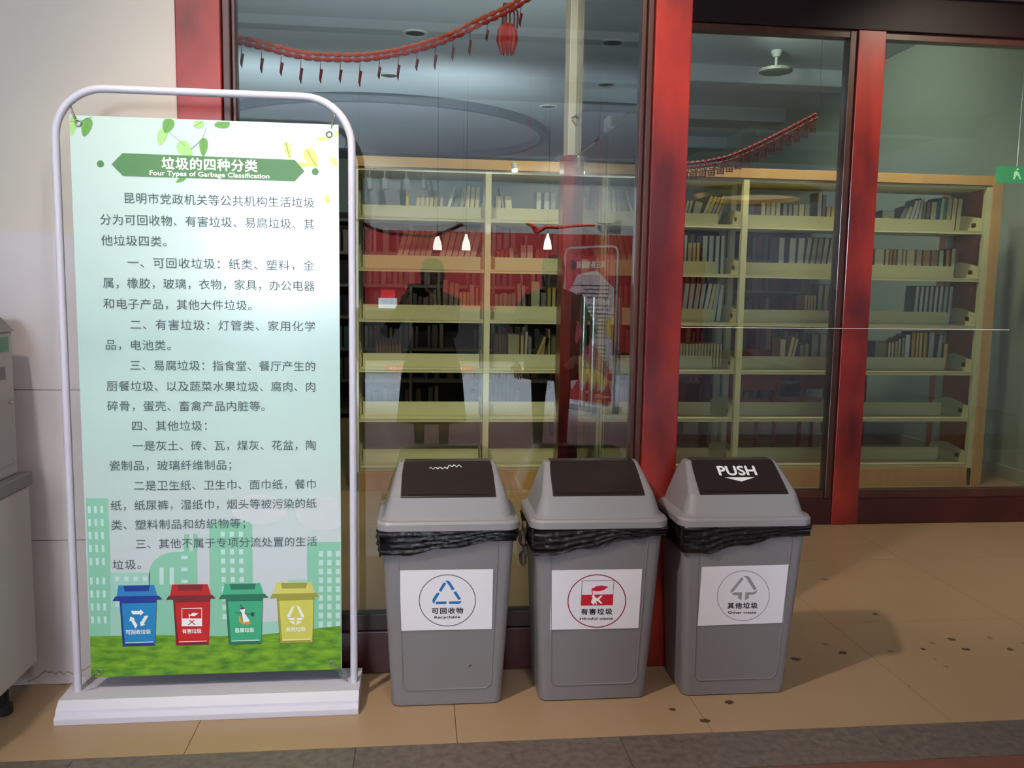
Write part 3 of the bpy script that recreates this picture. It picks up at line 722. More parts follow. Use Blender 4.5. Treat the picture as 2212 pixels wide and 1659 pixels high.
# scuff on the first door, pen mark on the first body
door1 = [c for c in b1.children if c.name.startswith('swing_door')][0]
bm = BM(); pts = []
for k in range(26):
    u = -.060+.0042*k; pts.append(on_door(0, u, .7765 + .0022*math.sin(k*1.7)+(.003 if k > 14 else -.002)+random.uniform(-.001, .001), 2))
tube(bm, pts, [.0008+.0011*random.random() for _ in pts], 5); obj('scuff_mark', bm, MATS['print_white'], door1)
bm = BM()
for a, b in (((1011,1443),(1018,1436)),((1014,1437),(1019,1440))):
    p, q = at(*a, 2.675), at(*b, 2.675); tube(bm, [(p[0]-.098, fy(p[1])-.0012, p[1]), (q[0]-.098, fy(q[1])-.0012, q[1])], .0009, 5)
obj('pen_mark', bm, M_BLACK, b1)

# ================================================================== LIBRARY BOOKSHELF
YF, YP = 5.74, 5.93          # front edge, back-stop panel
ZL = [.134+.334*k for k in range(6)]
PX = [-.41, .455, 1.335, 2.215, 3.095, 3.985]
sh = thing('double_sided_bookshelf', 'long cream steel double-sided bookshelf with beech kick board and end panel behind the glass', 'bookshelf', (1.8, YF, 0))
OS = Vector((1.8, YF, 0))
def LS(bm):
    for v in bm.verts: v.co -= OS
    return bm
for i, x in enumerate(PX):
    bm = BM(); wd = .02
    if i == 0: box(bm, x-.045, x+.018, YF-.012, YF+.03, 0, 2.12)
    else: box(bm, x-wd, x+wd, YF-.012, YF+.03, .0 if i == 5 else .134, 2.13)
    obj('upright', LS(bm), M_CREAM, sh, bevel=.002)
    bm = BM()
    if i < 5: box(bm, x-wd, x+wd, YP+.03, YP+.07, .02, 2.12)
    box(bm, x-.02, x+.02, 6.14, 6.18, 0, 2.12); obj('rear_upright', LS(bm), mat('galvanised', (170, 168, 150), .4), sh)
bm = BM(); box(bm, -.455, 4.07, YF-.015, YF+.05, 2.142, 2.207); obj('top_beam', LS(bm), M_BEECH, sh, bevel=.002)
bm = BM(); box(bm, -.44, 4.0, YF+.01, 6.16, 2.12, 2.140); obj('top_board', LS(bm), M_CREAM, sh)
bm = BM(); box(bm, -.43, 4.0, YF-.012, YF+.01, 0, .130); obj('kick_board', LS(bm), M_BEECH, sh, bevel=.002)
bm = BM(); box(bm, 4.0, 4.078, YF-.02, YF+.06, 0, 2.207); obj('end_stile', LS(bm), M_BEECH, sh, bevel=.003)
bm = BM(); box(bm, 4.008, 4.06, YF+.06, 6.32, 0, 2.19); obj('end_panel', LS(bm), M_BROWNW, sh)
def bracket(side):
    """side plate with an oval grip hole, in the y-z plane"""
    outer = [(0, 0), (.22, 0), (.44, 0), (.44, .075), (.33, .112), (.22, .125), (.12, .112), (.0, .088)]
    bm = BM(); t = .0015
    hc = (.095, .048); inner = []
    for (a, b) in outer:
        pass
    n = 16; OR = []
    # dense outer outline by angle around the hole centre
    def hit(ang):
        d = (math.cos(ang), math.sin(ang)); best = None
        for (x1_, y1_), (x2_, y2_) in zip(outer, outer[1:]+outer[:1]):
            ex, ey = x2_-x1_, y2_-y1_; den = d[0]*ey-d[1]*ex
            if abs(den) < 1e-9: continue
            s = ((x1_-hc[0])*ey-(y1_-hc[1])*ex)/den; u = ((x1_-hc[0])*d[1]-(y1_-hc[1])*d[0])/den
            if s > 0 and -1e-6 <= u <= 1.000001 and (best is None or s < best): best = s
        return (hc[0]+d[0]*best, hc[1]+d[1]*best)
    angs = sorted([2*PI*k/n for k in range(n)]+[math.atan2(p[1]-hc[1], p[0]-hc[0]) % (2*PI) for p in outer])
    V = []
    for a in angs:
        o_ = hit(a); c_, s_ = math.cos(a), math.sin(a)
        k = max(abs(c_)/.030, abs(s_)/.017); i_ = (hc[0]+c_/k*.93, hc[1]+s_/k*.93)
        V.append([bm.verts.new((x, p[0], p[1])) for x in (-t, t) for p in (o_, i_)])
    for a, b in zip(V, V[1:]+V[:1]):
        bm.faces.new((a[0], a[1], b[1], b[0])); bm.faces.new((a[2], b[2], b[3], a[3]))
        bm.faces.new((a[0], b[0], b[2], a[2])); bm.faces.new((a[1], a[3], b[3], b[1]))
    bmesh.ops.recalc_face_normals(bm, faces=bm.faces)
    me = bpy.data.meshes.new('shelf_bracket'); bm.to_mesh(me); bm.free(); me.materials.append(M_CREAM); return me
BR = bracket(1); TRAY = {}
for b in range(5):
    xa, xb = PX[b]+.021, PX[b+1]-.021; wd = round(xb-xa, 3)
    key = (wd, b < 2)
    if key not in TRAY:
        bm = BM(); box(bm, 0, wd, 0, .43, .010, .020); box(bm, 0, wd, 0, .006, 0, .024)
        me = bpy.data.meshes.new('shelf_tray'); bm.to_mesh(me); bm.free(); me.materials.append(M_CREAM)
        bm = BM(); g = .10 if b > 1 else .012; box(bm, .012, wd-g, YP-YF, YP-YF+.008, .0205, .113)
        m2 = bpy.data.meshes.new('back_stop'); bm.to_mesh(m2); bm.free(); m2.materials.append(M_CREAM)
        TRAY[key] = (me, m2)
    for k, z in enumerate(ZL):
        o = bpy.data.objects.new('shelf_tray', TRAY[key][0]); C.objects.link(o); o.parent = sh; o.location = Vector((xa, YF, z))-OS
        o2 = bpy.data.objects.new('back_stop', TRAY[key][1]); C.objects.link(o2); o2.parent = o
        for xx in (wd-.006, .004):
            o3 = bpy.data.objects.new('shelf_bracket', BR); C.objects.link(o3); o3.parent = o; o3.location = (xx, .008, .021)
# small label card on the second upright
bm = BM(); box(bm, .440, .468, YF-.0135, YF-.0125, 1.72, 1.79); obj('label_card', LS(bm), M_PAPER, sh)

# ---- books: photo columns (x0, x1, top y, colour, lean px at top) per bay and level
COL = {'cream': ((226, 214, 170), (150, 120, 80)), 'white': ((214, 216, 212), (120, 126, 130)), 'grey': ((170, 168, 158), (96, 92, 86)), 'yellow': ((226, 204, 120), (150, 110, 50)),
       'orange': ((206, 160, 84), (120, 60, 80)), 'pink': ((196, 168, 158), (110, 70, 64)), 'brown': ((140, 112, 76), (84, 56, 40)), 'olive': ((140, 134, 96), (84, 80, 60)),
       'blue': ((60, 110, 150), (30, 60, 110)), 'green': ((110, 160, 130), (40, 110, 90)), 'dark': ((70, 60, 52), (40, 34, 30)), 'pale green': ((196, 214, 186), (110, 140, 120)), 'red': ((150, 70, 60), (90, 30, 30))}
BAY = ['leftmost bay', 'second bay', 'middle bay', 'fourth bay', 'rightmost bay']
LEVN = ['bottom', 'second-lowest', 'third-lowest', 'fourth-lowest', 'second-highest', 'top']
def run(x0, x1, n, top, col, lean=0, jit=0): 
    w_ = (x1-x0)/n
    return [(x0+w_*k, x0+w_*(k+1)-1.0, top+(random.uniform(-jit, jit) if jit else 0), col, lean) for k in range(n)]
BOOKS = {
 (0,5): [(876,883,412,'yellow',0)]+run(898,946,5,424,'cream',2,2)+[(948,957,424,'pink',3),(965,973,400,'white',15),(978,990,420,'grey',8),(991,1001,404,'grey',6)]+run(1004,1036,3,402,'cream',3,3)+[(1042,1046,393,'white',1)],
 (1,5): [(1070,1082,422,'cream',0),(1086,1090,405,'white',-8),(1090,1105,423,'cream',-3),(1158,1169,414,'white',0),(1175,1187,414,'white',0),(1189,1201,415,'white',0)]+run(1280,1325,4,420,'cream',4,3),
 (0,4): run(858,932,6,498,'pink',14,1)+run(949,1043,7,501,'pink',13,1),  # pale magazines in pink: the red reflection is put into their colour
 (1,4): run(1072,1098,3,540,'red',0,3)+[(1100,1110,534,'pink',-2)]+run(1124,1152,2,528,'pink',0)+run(1156,1198,4,535,'red',0,3),
 (0,3): [(937,944,626,'grey',-2),(945,953,611,'grey',-2),(956,967,603,'pink',0),(969,979,609,'pink',2),(980,990,611,'pink',2)]+run(991,1015,3,630,'yellow',1)+[(1015,1026,614,'pink',-2),(1025,1031,620,'orange',0)]+run(1033,1048,2,631,'orange',2),
 (1,3): run(1068,1115,5,634,'green',0,2)+[(1118,1127,612,'pink',-2),(1128,1136,616,'pink',-2),(1147,1166,607,'cream',0),(1168,1180,631,'grey',0),(1182,1190,621,'yellow',0),(1192,1200,621,'yellow',0)],
 (0,2): run(812,868,8,734,'brown',-1,1),
 (1,2): run(1066,1095,5,723,'brown',0,2)+[(1097,1122,722,'cream',0),(1124,1131,724,'yellow',0),(1133,1139,716,'cream',1),(1140,1148,726,'grey',0),(1150,1158,728,'yellow',15),(1160,1168,730,'yellow',13),(1176,1183,728,'olive',2),(1184,1188,711,'cream',-1),(1190,1200,726,'olive',0)]+run(1280,1322,5,720,'cream',2,3),
 (1,1): run(1068,1118,6,818,'dark',0,2),
 (2,5): run(1430,1476,4,432,'cream',6,2)+run(1477,1492,2,433,'cream',6)+[(1495,1512,436,'cream',6),(1514,1522,424,'cream',16),(1524,1532,424,'yellow',16),(1534,1542,426,'grey',14),(1544,1551,421,'yellow',16),(1552,1560,421,'yellow',17),(1561,1568,424,'grey',14),(1569,1575,430,'white',15)],
 (3,5): run(1643,1686,4,437,'cream',0,1)+[(1690,1700,439,'grey',0),(1702,1710,441,'grey',0)]+run(1712,1750,3,440,'cream',0,1)+[(1766,1775,415,'white',0),(1776,1783,421,'grey',0)]+run(1784,1804,2,446,'yellow',0)+run(1808,1850,3,446,'cream',0),
 (2,4): run(1440,1476,3,510,'cream',0,2)+[(1478,1484,507,'white',0),(1485,1494,523,'cream',0),(1495,1503,523,'cream',0),(1504,1511,523,'yellow',0),(1517,1528,508,'white',0),(1531,1541,508,'white',0),(1545,1554,508,'white',0),(1557,1565,508,'white',0),(1567,1575,509,'white',0)],
 (3,4): [(1682,1694,512,'white',0),(1704,1718,513,'white',1),(1722,1736,513,'white',2),(1738,1748,513,'white',6),(1751,1761,514,'white',5),(1763,1773,514,'white',5),(1775,1785,514,'white',6),(1787,1797,515,'white',7),(1799,1809,515,'white',6)],
 (2,3): [(1474,1484,612,'white',5),(1486,1496,612,'white',5),(1498,1508,612,'white',6),(1510,1519,612,'white',6),(1520,1529,612,'white',9),(1530,1538,613,'cream',10),(1539,1549,612,'white',8),(1551,1560,612,'white',10),(1562,1570,612,'white',9)]+run(1428,1471,4,612,'white',4),
 (3,3): run(1737,1763,4,637,'yellow',0)+[(1766,1776,614,'white',1),(1779,1789,614,'white',1),(1791,1800,614,'white',0)]+run(1802,1846,4,616,'white',0,2),
 (2,2): run(1425,1466,6,741,'yellow',0,1)+run(1468,1560,14,741.5,'cream',0,1)+[(1562,1567,720,'white',0)],
 (3,2): [(1684,1696,732,'cream',0),(1698,1706,728,'yellow',8),(1708,1714,732,'cream',8),(1726,1736,744,'grey',0),(1737,1746,742,'cream',0),(1752,1767,721,'white',0),(1771,1785,721,'white',0),(1787,1791,735,'yellow',0)]+run(1795,1840,4,736,'cream',0,4),
 (4,5): [(1904,1931,454,'grey',0),(1936,1946,450,'grey',10),(1948,1957,446,'cream',10),(1957,1965,433,'white',12),(1968,1976,432,'white',10),(1981,1988,428,'white',5)]+run(1990,2008,2,435,'olive',2)+[(2009,2021,435,'cream',2),(2021,2028,428,'blue',2),(2028,2036,427,'pale green',3),(2037,2042,425,'green',2)]+run(2044,2077,3,428,'cream',2,1),
 (4,4): [(1888,1909,537,'cream',0),(1911,1919,538,'cream',0),(1920,1927,538,'orange',0),(1928,1935,538,'orange',0),(1937,1948,538,'cream',0),(1949,1956,539,'cream',0),(1957,1975,539,'cream',0),(1978,1990,539,'cream',0),(1992,2008,540,'orange',0),(2010,2025,540,'orange',0),(2027,2037,540,'pale green',0),(2042,2050,539,'orange',0),(2054,2062,536,'cream',0),(2072,2078,528,'pink',1)],
 (4,3): [(1975+10.4*k,1975+10.4*k+7.6,617.5,'white',2) for k in range(10)],
 (4,2): [(1888,1914,738,'olive',0),(1917,1923,739,'cream',0),(1924,1930,739,'cream',0),(1932,1938,736,'cream',0),(1939,1945,731,'cream',0),(1947,1953,728,'grey',0),(1954,1965,722,'white',0),(1968,1977,717,'orange',0),(1978,1984,717,'yellow',0),(1985,1992,717,'yellow',0),(1994,2002,717,'yellow',0),(2005,2017,716,'white',1),(2024,2033,723,'white',3),(2036,2045,742,'yellow',1),(2051,2056,717,'pink',0),(2057,2066,717,'white',0)],
}
def book(x0, x1, z0, h, colr, lean, d, y, label, group):
    pg, cvc = COL[colr]; jt = random.choice((.92, 1, 1.06))
    pm = mat('pages_%s_%d' % (colr, int(jt*100)), tuple(min(250, int(v*jt)) for v in pg), .7, var=.05, scale=30, stretch=(40, 1, 1))
    cm = mat('cover_'+colr, cvc, .5)
    w_ = x1-x0; t = min(.0022, w_*.12)
    bm = BM(); box(bm, 0, t, 0, d, 0, h); box(bm, w_-t, w_, 0, d, 0, h); box(bm, t, w_-t, d-t, d, 0, h)
    o = obj('book', bm, cm); o.location = (x0, y, z0); o.rotation_euler.y = lean
    bm = BM(); box(bm, t, w_-t, .003, d-t, .003, h-.004); obj('pages', bm, pm, o)
    if lean > 0: o.location.z += w_*math.sin(lean)
    tag(o, label, 'book', group)
ORD = ['first','second','third','fourth','fifth','sixth','seventh','eighth','ninth','tenth','eleventh','twelfth','13th','14th','15th','16th','17th','18th','19th','20th','21st','22nd','23rd','24th']
YBK = 6.0
for (bay, lev), lst in BOOKS.items():
    z0 = ZL[lev]+.0205; cur = PX[bay]+.026; i = -1; pang = 0
    for (a, b, ty, colr, lean) in lst:
        xa, zt_ = at(a, ty, YBK); xb, _ = at(b, ty, YBK)
        wd = max(.010, xb-xa); h = zt_-z0
        # pixel x was read near the back-stop top; keep it there
        ang = math.atan2(lean*wd/max(1, b-a), max(.05, h-.09)) if lean else 0
        if lean: h = h/math.cos(ang); 
        x_ = at(a, 700 if False else ty+40, YBK)[0] - (.09*math.tan(ang) if lean else 0)
        if ang > pang: cur += 0
        elif ang < pang: cur += (pang-ang)*h*.5 if pang-ang < .2 else .0
        x_ = max(x_, cur)
        if x_+wd/math.cos(ang)+max(0, h*math.sin(ang)) > PX[bay+1]-.022:
            if lean > 4: x_ = max(cur, PX[bay+1]-.022-wd/math.cos(ang)-h*math.sin(ang))
            if x_+wd > PX[bay+1]-.024 or (lean > 4 and x_+wd/math.cos(ang)+h*math.sin(ang) > PX[bay+1]-.018): continue
        cur = x_+wd/math.cos(ang)+.0004; i += 1; pang = ang
        st_ = ('leaning ' if abs(lean) > 4 else '')
        book(x_, x_+wd, z0, h, colr, ang, random.uniform(.128, .15), YBK,
             f'{st_}{colr} book, {ORD[i]} from the left, {LEVN[lev]} shelf, {BAY[bay]}', f'books on the {LEVN[lev]} shelf of the {BAY[bay]}')

# ================================================================== LIBRARY DEPTH: second bookcase, tables, chairs
M_RW = mat('red_chair_wood', (150, 62, 34), .35, var=.15, scale=4, coat=.3)
M_TB = mat('table_wood', (96, 46, 28), .3, var=.12, scale=3)
def chair(x, y, rz, label):
    t = thing('reading_chair', label, 'chair', (x, y, 0), 'reading chairs behind the bookshelf', rz)
    bm = BM(); loft(bm, [rrect(.22, -.20, .22, .06, .43), rrect(.22, -.20, .22, .06, .455)]); obj('seat', bm, M_RW, t, smooth=True)
    bm = BM(); R = []
    for k in range(13):
        u = -1+k/6; zt_ = .80+.12*math.sqrt(max(0, 1-u*u*.9)); yb = -.20-.05*(1-u*u)
        R.append([(u*.21, yb, .58), (u*.21, yb-.022, .58), (u*.21, yb-.06, zt_), (u*.21, yb-.038, zt_)])
    loft(bm, R); obj('backrest', bm, M_RW, t, smooth=True)
    for sx in (-1, 1):
        bm = BM(); tube(bm, [(sx*.19, -.19, 0), (sx*.19, -.19, .45), (sx*.18, -.235, .62)], .018, 8); obj('leg', bm, M_RW, t, smooth=True)
        bm = BM(); tube(bm, [(sx*.19, .19, 0), (sx*.19, .19, .44)], .018, 8); obj('leg', bm, M_RW, t, smooth=True)
    return t
chair(2.75, 6.95, 0, 'red round-backed chair nearest the narrow wooden post')
chair(3.35, 7.05, .15, 'red round-backed chair turned slightly, right of the first')
chair(1.75, 7.0, -.1, 'red round-backed chair seen left of the others')
for i, (x, y) in enumerate(((1.9, 7.65), (3.4, 7.7))):
    t = thing('reading_table', ('dark wooden reading table behind the red chairs, left one', 'dark wooden reading table behind the red chairs, right one')[i], 'table', (x, y, 0))
    bm = BM(); box(bm, -.7, .7, -.4, .4, .72, .75); obj('table_top', bm, M_TB, t, bevel=.004)
    bm = BM(); box(bm, -.62, .62, -.33, -.30, .62, .72); obj('apron', bm, M_TB, t)
    for sx in (-1, 1):
        for sy in (-1, 1):
            bm = BM(); box(bm, sx*.62-.03, sx*.62+.03, sy*.33-.03, sy*.33+.03, 0, .72); obj('table_leg', bm, M_TB, t)
fs = thing('old_bookcase', 'dark bookcase full of old books at the back of the library', 'bookcase', (1.6, 9.0, 0))
M_DK = mat('dark_case', (84, 76, 64), .6)
bm = BM()
for k in range(7): box(bm, -3.4, 2.6, 0, .34, .05+.33*k, .08+.33*k)
obj('shelves', bm, M_DK, fs)
for k in range(8): bm = BM(); box(bm, -3.4+.86*k-.015, -3.4+.86*k+.015, -.005, .35, 0, 2.15); obj('case_upright', bm, M_DK, fs)
bm = BM(); box(bm, -3.4, 2.6, .34, .36, 0, 2.15); obj('case_back', bm, mat('case_back', (44, 38, 34), .8), fs)
dk = [mat('old_book%d' % i, c, .6) for i, c in enumerate(((60, 40, 34), (84, 66, 50), (40, 56, 52), (96, 84, 66), (70, 30, 34), (50, 50, 54)))]
bm = BM()
for k in range(6):
    x = -1.75
    while x < 4.15:
        wd = random.choice((.03, .04, .05, .06)); h = random.uniform(.19, .26)
        if random.random() < .72: box(bm, x, x+wd-.003, 9.02, 9.19, .0805+.33*k, .0805+.33*k+h, random.randrange(6))
        x += wd + (.25 if random.random() < .05 else 0) + .018
o = obj('book_rows', bm, dk); tag(o, 'rows of old dark books filling the bookcase at the back of the library', 'books', kind='stuff')

# wall switch, exit sign on the right wall
X_, Z_ = 4.40, 1.16
bm = BM(); box(bm, 4.408, 4.419, 6.28, 6.42, .82, 1.0); sw = obj('light_switch', bm, mat('switch_white', (210, 212, 200), .4), bevel=.002); tag(sw, 'white double light switch on the grey library wall at far right', 'light switch')
for z in (.87, .95): bm = BM(); box(bm, 4.402, 4.409, 6.30, 6.40, z-.03, z+.03); obj('rocker', bm, MATS['switch_white'], sw)
ex = thing('exit_sign', 'small green lit exit sign hanging high at the right edge', 'sign', (4.0, 5.0, 2.10))
xs_, zs_ = at(2195, 378, 5.5)
ex.location = (xs_, 5.5, zs_)
bm = BM(); box(bm, -.14, .18, -.012, .012, -.055, .055); obj('sign_box', bm, mat('exit_green', (60, 150, 100), .5, emit=.5), ex)
bm = BM()
for pts in ([(-.03,-.03),(-.018,-.03),(-.004,0),(.01,-.012),(.02,-.03),(.03,-.03),(.018,-.004),(.006,.018),(-.012,.026),(-.03,.012),(-.022,.008)], [(-.008,.03),(.006,.03),(.006,.042),(-.008,.042)], [(.05,-.006),(.10,-.006),(.10,-.018),(.125,0),(.10,.018),(.10,.006),(.05,.006)]):
    poly(bm, pts, -.0125)
obj('sign_figure', bm, mat('exit_white', (190, 240, 205), .5, emit=.5), ex)
bm = BM(); tube(bm, [(.0, 0, .05), (.0, 0, 3.6-zs_)], .004, 6); tube(bm, [(.1, 0, .05), (.1, 0, 3.6-zs_)], .004, 6); obj('hanger_rod', bm, M_STEEL, ex)

for y in (8.6, 10.4, 12.4): struct(boxo('trim_%d' % (int(y)+3), M_CEIL, (2.3, 4.42, y-.13, y+.13, 3.44, 3.6)))
struct(boxo('trim_20', M_CEIL, (2.3, 2.55, 8.73, 15.6, 3.46, 3.6)))
def disc_lamp(px, py, Y, rad_, label):
    xq, zq = at(px, py, Y); t = thing('disc_lamp', label, 'ceiling light', (xq, Y, zq))
    bm = BM(); lathe(bm, [(.001, .03), (rad_*.4, .035), (rad_, .01), (rad_, -.015), (rad_*.9, -.02), (.001, -.02)], 28); obj('lamp_disc', bm, mat('lamp_grey', (150, 150, 142), .4), t, smooth=True)
    bm = BM(); tube(bm, [(0, 0, .03), (0, 0, 3.6-zq)], .012, 8); lathe(bm, [(.03, .12), (.05, .16), (.05, .24), (.02, .28)], 14); obj('stem', bm, M_BEAM, t, smooth=True)
disc_lamp(1676, 152, 7.9, .15, 'grey disc ceiling lamp seen at the top of the recessed middle pane')
disc_lamp(1750, 312, 12.5, .35, 'wide pale disc lamp above the dark red garland by the narrow post')

# ================================================================== GARLANDS
M_GAR = [mat('tissue_red', (226, 44, 24), .5, spec=.4), mat('tissue_orange', (248, 104, 60), .5), mat('tinsel_dark', (130, 24, 34), .5)]
def garland(name, label, pts, y, step, wid, tassel, cat='garland', chars=False, mi=(0, 1), thread=False):
    """pts: photo polyline; lens-shaped tissue links along it"""
    W = [Vector((at(a, b, y)[0], y, at(a, b, y)[1])) for a, b in pts]
    # smooth resample
    P = []
    for i in range(len(W)-1):
        p0 = W[max(i-1, 0)]; p1 = W[i]; p2 = W[i+1]; p3 = W[min(i+2, len(W)-1)]
        for k in range(12):
            t = k/12; P.append(.5*((2*p1)+(-p0+p2)*t+(2*p0-5*p1+4*p2-p3)*t*t+(-p0+3*p1-3*p2+p3)*t**3))
    P.append(W[-1]); D = [0]
    for a, b in zip(P, P[1:]): D.append(D[-1]+(b-a).length)
    def pos(s):
        for i in range(len(D)-1):
            if D[i+1] >= s: return P[i].lerp(P[i+1], (s-D[i])/max(1e-9, D[i+1]-D[i])), (P[i+1]-P[i]).normalized()
        return P[-1], (P[-1]-P[-2]).normalized()
    t_ = thing(name, label, cat, tuple(P[0]))
    n = int(D[-1]/step); k = 0
    for k in range(n):
        c, d = pos((k+.5)*step)
        bm = BM(); u = d*step*.56; up = Vector((0, 1, 0)).cross(d); up = up if up.z > 0 else -up
        for layer, (hh, off) in enumerate(((wid*.5, wid*.28), (wid*.5, -wid*.28))):
            R = []
            for j in range(7):
                f = -1+j/3; h = hh*math.sqrt(max(.04, 1-f*f)); R.append([tuple(c-P[0]+u*f+up*(off+h*math.sin(a)*.55)+Vector((0, 1, 0))*h*math.cos(a)*.8) for a in [q*2*PI/8 for q in range(8)]])
            loft(bm, R)
            for f in bm.faces:
                if f.calc_center_median().dot(up) > (c-P[0]).dot(up): f.material_index = 1
        obj('paper_link', bm, [M_GAR[mi[0]], M_GAR[mi[1]]], t_, smooth=True)
    if tassel:
        m_ = int(D[-1]/tassel)
        for k in range(m_):
            c, d = pos((k+.4)*tassel)
            ln = random.uniform(.06, .085) if not chars else .05
            bm = BM()
            q = c-P[0]-Vector((0, 0, wid*.6))
            if not chars:
                tube(bm, [q, q-Vector((.002, 0, ln*.3)), q-Vector((-.002, 0, ln*.35)), q-Vector((.003, 0, ln*.8)), q-Vector((.001, 0, ln))], [.0012, .0015, .006, .005, .001], 6)
                obj('tassel', bm, M_GAR[2], t_)
            else:
                add_text(bm, '福', q.x-.03, q.z-.02, q.y-.04, .080, bold=.0012)
                obj('fu_pendant', bm, mat('fu_maroon', (86, 22, 26), .5), t_)
    if thread:
        for q in (P[0], P[-1]):
            bm = BM(); tube(bm, [q-P[0], Vector((q.x, q.y, 3.6))-P[0]], .0008, 4); obj('hanging_thread', bm, M_BLACK, t_)
    return t_, P
g1, P1 = garland('paper_garland', 'bright red tissue garland sagging across the top of the near pane', [(505,84),(560,96),(650,118),(730,124),(800,122),(880,108),(960,84),(1040,46),(1100,18),(1150,-14)], 3.16, .034, .032, .068, thread=True)
# lantern cluster at its right
lt = thing('paper_lantern', 'small red tissue lantern hanging at the right end of the bright garland', 'lantern', tuple(P1[-8]))
xa, za = at(1096, 60, 3.16); xb, zb = at(1096, 120, 3.16)
bm = BM()
for k in range(9):
    a = 2*PI*k/9; cx_ = .026*math.cos(a); cy_ = .026*math.sin(a)
    tube(bm, [(cx_*.5, cy_*.5, .01), (cx_, cy_, -.012), (cx_*1.1, cy_*1.1, -.045), (cx_*.8, cy_*.8, zb-za+.004)], [.006, .011, .012, .003], 6)
obj('lantern_body', bm, M_GAR[0], lt, smooth=True)
bm = BM()
for dx in (-.02, -.008, .006, .022, .034): tube(bm, [(dx, 0, .0), (dx+.004, .004, .03), (dx+.002, 0, .055), (dx*.6, 0, .085)], .0035, 5)
obj('lantern_ribbon', bm, M_GAR[2], lt)
lt.location = (xa, 3.16, za)
g2, _ = garland('paper_garland', 'dark red garland with paper fu characters behind the recessed middle pane', [(1478,358),(1530,352),(1580,340),(1640,314),(1700,284),(1768,248)], 5.25, .035, .044, .058, chars=True, mi=(2, 2), thread=True)
g3, _ = garland('paper_garland', 'orange-red garland crossing behind the glass doors', [(1318,474),(1340,462),(1364,448),(1388,434)], 5.3, .03, .016, 0, thread=True)

# ================================================================== CABINET AT LEFT EDGE
cb = thing('white_cabinet', 'pale grey appliance cabinet with screwed side panel at the left edge', 'cabinet', (-1.62, 2.55, 0))
M_APP = mat('appliance_grey', (196, 194, 188), .4); M_APG = mat('appliance_band', (130, 128, 124), .45)
def CB(b, name, m_, bev=.003):
    bm = BM(); box(bm, *b); 
    for v in bm.verts: v.co -= Vector((-1.62, 2.55, 0))
    return obj(name, bm, m_, cb, bevel=bev)
CB((-2.0, -1.245, 2.28, 2.86, .12, .71), 'lower_body', M_APP); CB((-2.02, -1.24, 2.26, 2.875, .712, .752), 'worktop', M_APG)
CB((-2.0, -1.275, 2.30, 2.855, .753, 1.205), 'upper_body', M_APP)
bm = BM(); loft(bm, [[(x, y, 1.206) for x, y in ((-2.0,2.29),(-1.270,2.29),(-1.270,2.865),(-2.0,2.865))], [(x, y, 1.25) for x, y in ((-1.99,2.34),(-1.295,2.34),(-1.295,2.835),(-1.99,2.835))]])
for v in bm.verts: v.co -= Vector((-1.62, 2.55, 0))
obj('top_cover', bm, M_APG, cb)
sp_ = CB((-1.2755, -1.272, 2.36, 2.84, .79, 1.0), 'side_panel', mat('appliance_panel', (184, 182, 176), .4), .001)
for y in (2.38, 2.60, 2.82):
    for z in (.805, .985):
        bm = BM(); tube(bm, [(-1.272, y, z), (-1.268, y, z)], .005, 8)
        for v in bm.verts: v.co -= Vector((-1.62, 2.55, 0))
        obj('screw', bm, M_STEEL, cb)
CB((-1.2752, -1.2735, 2.70, 2.80, 1.06, 1.10), 'vent_plate', M_APG, .0005)
CB((-1.2752, -1.2735, 2.70, 2.83, 1.145, 1.19), 'green_label', mat('label_green', (110, 160, 128), .5), .0005)
for x in (-1.30, -1.9):
    for y in (2.34, 2.74):
        bm = BM(); lathe(bm, [(.02, 0), (.026, .004), (.026, .03), (.016, .036), (.016, .12)], 14, (x+1.62, y-2.55, 0)); obj('foot', bm, [mat('rubber', (30, 28, 28), .7), M_STEEL], cb, smooth=True)

# ================================================================== THE HALL BEHIND THE VIEWER (seen mirrored in the panes)
def mir(px, py, Yv, Yg=2.974):
    x, z = at(px, py, Yv); return x, 2*Yg-Yv, z
# ceiling ring cove
M_COVE = mat('cove_grey', (92, 100, 106), .7)
cx_, cy_, cz_ = mir(825, 290, 13.0); 
bm = BM(); n = 64; ro, ri = 2.30, 2.22
R = [[(r*math.cos(2*PI*k/n), r*math.sin(2*PI*k/n)*1.0, z) for k in range(n)] for r, z in ((ri, 0), (ri, -.10), (ro, -.10), (ro, 0))]
loft(bm, R+[R[0]], False, False)
cv_ = obj('ceiling_ring', bm, M_COVE, loc=(-.50, 12.6, 3.6)); tag(cv_, 'large grey ring cove on the library ceiling, seen through the near pane', 'ceiling ring')
for i, y in enumerate((-1.0, -3.6, -9.2)):
    struct(boxo('trim_%d' % (i+2), M_BEAM, (-8, 7, y-.12, y+.12, 3.38, 3.6)))
for i, y in enumerate((-2.3,)):
    struct(boxo('trim_%d' % (i+6), mat('soffit_grey', (150, 156, 156), .8), (-8, 7, y-.6, y+.6, 3.5, 3.6)))
